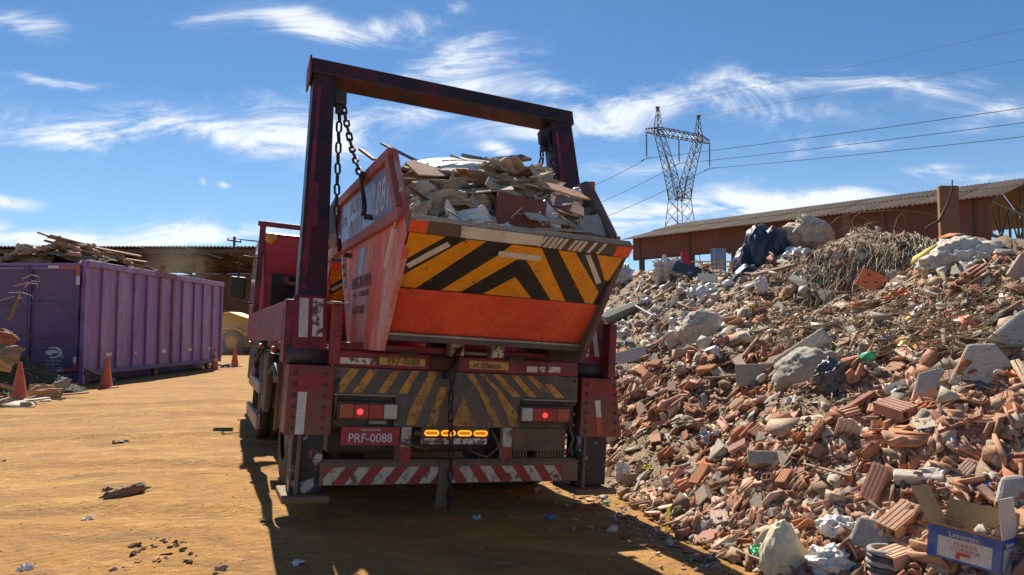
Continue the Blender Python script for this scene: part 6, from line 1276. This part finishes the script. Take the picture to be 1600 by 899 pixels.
def ring(u0, h0, wu, wd): return [tp_(u0-wu,h0,-wd), tp_(u0+wu,h0,-wd), tp_(u0+wu,h0,wd), tp_(u0-wu,h0,wd)]
zc, zt, zv, zw = zpx(207), zpx(170), zpx(310), zpx(350)
lat('base_lattice',[ring(0,0,3.0,2.2), ring(0,zv*.55,2.0,1.5), ring(0,zv,1.15,.85)],5,.055)
lat('waist_lattice',[ring(-.0,zv,1.15,.85), ring(0,zv+1.4,1.25,.85)],1,.05)
for s in (-1,1):
    lat('arm_lattice',[[tp_(s*.05,zv,-.7),tp_(s*1.15,zv,-.85),tp_(s*1.15,zv,.85),tp_(s*.05,zv,.7)],[tp_(s*.85,zv+3.0,-.6),tp_(s*1.95,zv+3.0,-.7),tp_(s*1.95,zv+3.0,.7),tp_(s*.85,zv+3.0,.6)],[tp_(s*3.05,zc,-.4),tp_(s*3.95,zc,-.4),tp_(s*3.95,zc,.4),tp_(s*3.05,zc,.4)]],5,.045)
    lat('peak_lattice',[ring(s*3.5,zc,.45,.4), ring(s*3.55,zt,.10,.10)],4,.04)
    B().box(-.25,.25,-.2,.2,-.05,.1).build('peak_cap','lattice',tower).location = tp_(s*3.6,zt)
cr = [[tp_(u_,zc-.45+ .0,-.4*k_),tp_(u_,zc+.45*k_,-.4*k_),tp_(u_,zc+.45*k_,.4*k_),tp_(u_,zc-.45,.4*k_)] for u_, k_ in ((-5.6,.05),(-3.8,.9),(-1.2,1),(1.2,1),(3.8,.9),(5.6,.05))]
lat('crossarm_lattice',cr,3,.045)
ends = []
for u_ in (-5.5,0,5.5):
    t0 = tp_(u_, zc-.5); b = B(); prof = [(.03,0)]
    for k in range(16): prof += [(.05,-.15-k*.18),(.16,-.19-k*.18),(.05,-.23-k*.18)]
    b.lathe(prof+[(.03,-3.2),(.001,-3.3)],8); o = b.build('insulator','lattice',tower); o.location = t0; ends.append(TB + t0 + Vector((0,0,-3.3)))
    B().tube([tn*-1.1+Vector((0,0,-.1)),Vector((0,0,0)),tn*1.1+Vector((0,0,-.1))],.05,5).build('wire_clamp','lattice',tower).location = t0 + Vector((0,0,-3.3))
rt = [(158,52),(181,50),(203,48)]; lt = [(270,150),(290,150),(312,150)]
for i, e_ in enumerate(ends):
    q = along(1600, rt[i][0], 60); q2 = e_ + (q-e_)*2.2; nm_ = ['left','middle','right'][i]
    wire(e_, q2, .6, .03, f'power line running right from the {nm_} insulator of the lattice tower')
    q = along([920,945,955][i], lt[i][0]+0, 105); wire(e_, e_+(q-e_)*4.0, 3.0, .035, f'power line running left from the {nm_} insulator of the lattice tower')
for i, s in enumerate((-1,1)):
    e_ = TB + tp_(s*3.6, zt); q = along(1600, (38,86)[i], 60); wire(e_, e_+(q-e_)*2.0, .4, .012, f"thin earth wire running right from the {('left','right')[i]} peak of the lattice tower")

# ------------------------------------------------------------------ things lying on the yard
def gclod(px_, py_, s_, m, label, cat, name, rot=(0,0,0), kind='blob', seed=1):
    p_ = at(px_, py_, 0); o = blob(name, p_, s_, m, seed, .45, 3.0, 4, rot); return tag(o, label, cat)
p = at(197,776,.03); o = blob('driftwood', p, (.17,.04,.045),'wood',131,.35,2.5,4,(0,-.08,R(58)),ridged=False); tag(o,'weathered splintered piece of wood lying on the open dirt','wood')
clods = [(212,852,.05),(222,862,.04),(205,866,.04),(236,858,.03),(255,850,.05),(270,858,.05),(283,862,.045),(262,872,.05),(292,880,.06),(248,878,.03),(215,878,.03),(300,868,.03),(275,850,.03),(340,895,.06),(178,892,.03),(198,890,.02),(240,845,.02),(290,848,.03)]
for i, (x_, y_, s_) in enumerate(clods):
    for q in range(3):
        p_ = at(x_+random.uniform(-6,6), y_+random.uniform(-3,3), 0); o = bpy.data.objects.new('mud_clod', pmesh('mud_clod', i % 12, CH[i % 12], 'mud' if 'mud' in M else 'rebar')); COL.objects.link(o); k_ = s_*random.uniform(.5,1.1); o.location = p_+Vector((0,0,k_*.1)); o.scale = (k_*1.5,k_*1.3,k_*.6); o.rotation_euler = (random.random(),0,random.random()*6); tag(o,'dark lump of dried mud on the ochre dirt at lower left','mud clod','dark mud clods at lower left')
tag(crumple('dark_scrap', at(189,692,.01),(.16,.10),'dark',140,.03,(.05,0,.2),8),'flat dark scrap on the dirt left of the wood','scrap'); tag(crumple('dark_scrap', at(345,678,.012),(.01,.01),'dark',141,.01,(0,0,.2),4),'tiny dark scrap on the dirt','scrap')
bpy.data.objects.remove(bpy.data.objects['dark_scrap.002'], do_unlink=True) if 'dark_scrap.002' in bpy.data.objects else None
for i, (x_, y_, m_, lb) in enumerate(((40,892,'plastw','white paper scrap at the lower left corner'),(137,814,'plastw','small white scrap right of the splintered wood'),(412,817,'card','tan chip in the shadow just left of the truck'),(168,767,'dark','dark splinter left of the wood'),(465,885,'plastw','pale shard in the truck shadow at lower centre'),(745,812,'foil','shiny scrap in the shadow below the chain'),(860,812,'cardblue','small blue plastic scrap in the truck shadow'))):
    tag(crumple('litter', at(x_,y_,.012),(.07,.05),m_,150+i,.03,(.1,0,i),8,0,.004),lb,'litter')
# dust raised by the loader
def dust(loc, size, dens, label):
    o = blob('dust_cloud', loc, size, 'soil', 160, .0, 1, 4); m = bpy.data.materials.new('airborne dust'); m.use_nodes = True; nt = m.node_tree; nt.nodes.clear(); oo = nt.nodes.new('ShaderNodeOutputMaterial'); pv = nt.nodes.new('ShaderNodeVolumePrincipled')
    pv.inputs['Color'].default_value = (.85,.72,.58,1); pv.inputs['Anisotropy'].default_value = .4
    tc_ = nt.nodes.new('ShaderNodeTexCoord'); ln = nt.nodes.new('ShaderNodeVectorMath'); ln.operation = 'LENGTH'; sc_ = nt.nodes.new('ShaderNodeVectorMath'); sc_.operation = 'DIVIDE'; sc_.inputs[1].default_value = size
    nt.links.new(tc_.outputs['Object'], sc_.inputs[0]); nt.links.new(sc_.outputs[0], ln.inputs[0]); mr_ = nt.nodes.new('ShaderNodeMapRange'); nt.links.new(ln.outputs['Value'], mr_.inputs[0])
    for i, x in enumerate((0,1,1,0)): mr_.inputs[i+1].default_value = x
    nz = nt.nodes.new('ShaderNodeTexNoise'); nz.inputs['Scale'].default_value = .6; nt.links.new(tc_.outputs['Object'], nz.inputs['Vector']); mm = nt.nodes.new('ShaderNodeMath'); mm.operation = 'MULTIPLY'; nt.links.new(mr_.outputs[0], mm.inputs[0]); nt.links.new(nz.outputs['Fac'], mm.inputs[1])
    m2 = nt.nodes.new('ShaderNodeMath'); m2.operation = 'MULTIPLY'; m2.inputs[1].default_value = dens; nt.links.new(mm.outputs[0], m2.inputs[0]); nt.links.new(m2.outputs[0], pv.inputs['Density']); nt.links.new(pv.outputs[0], oo.inputs['Volume'])
    o.data.materials.clear(); o.data.materials.append(m); o['kind'] = 'stuff'; o['label'] = label
dust((-16,37.0,1.0),(3.4,2.2,1.5),.09,'pale dust hanging round the loader'); dust((-20.3,43,4.6),(2.6,2,2.4),.15,'thin dust drifting up behind the container')
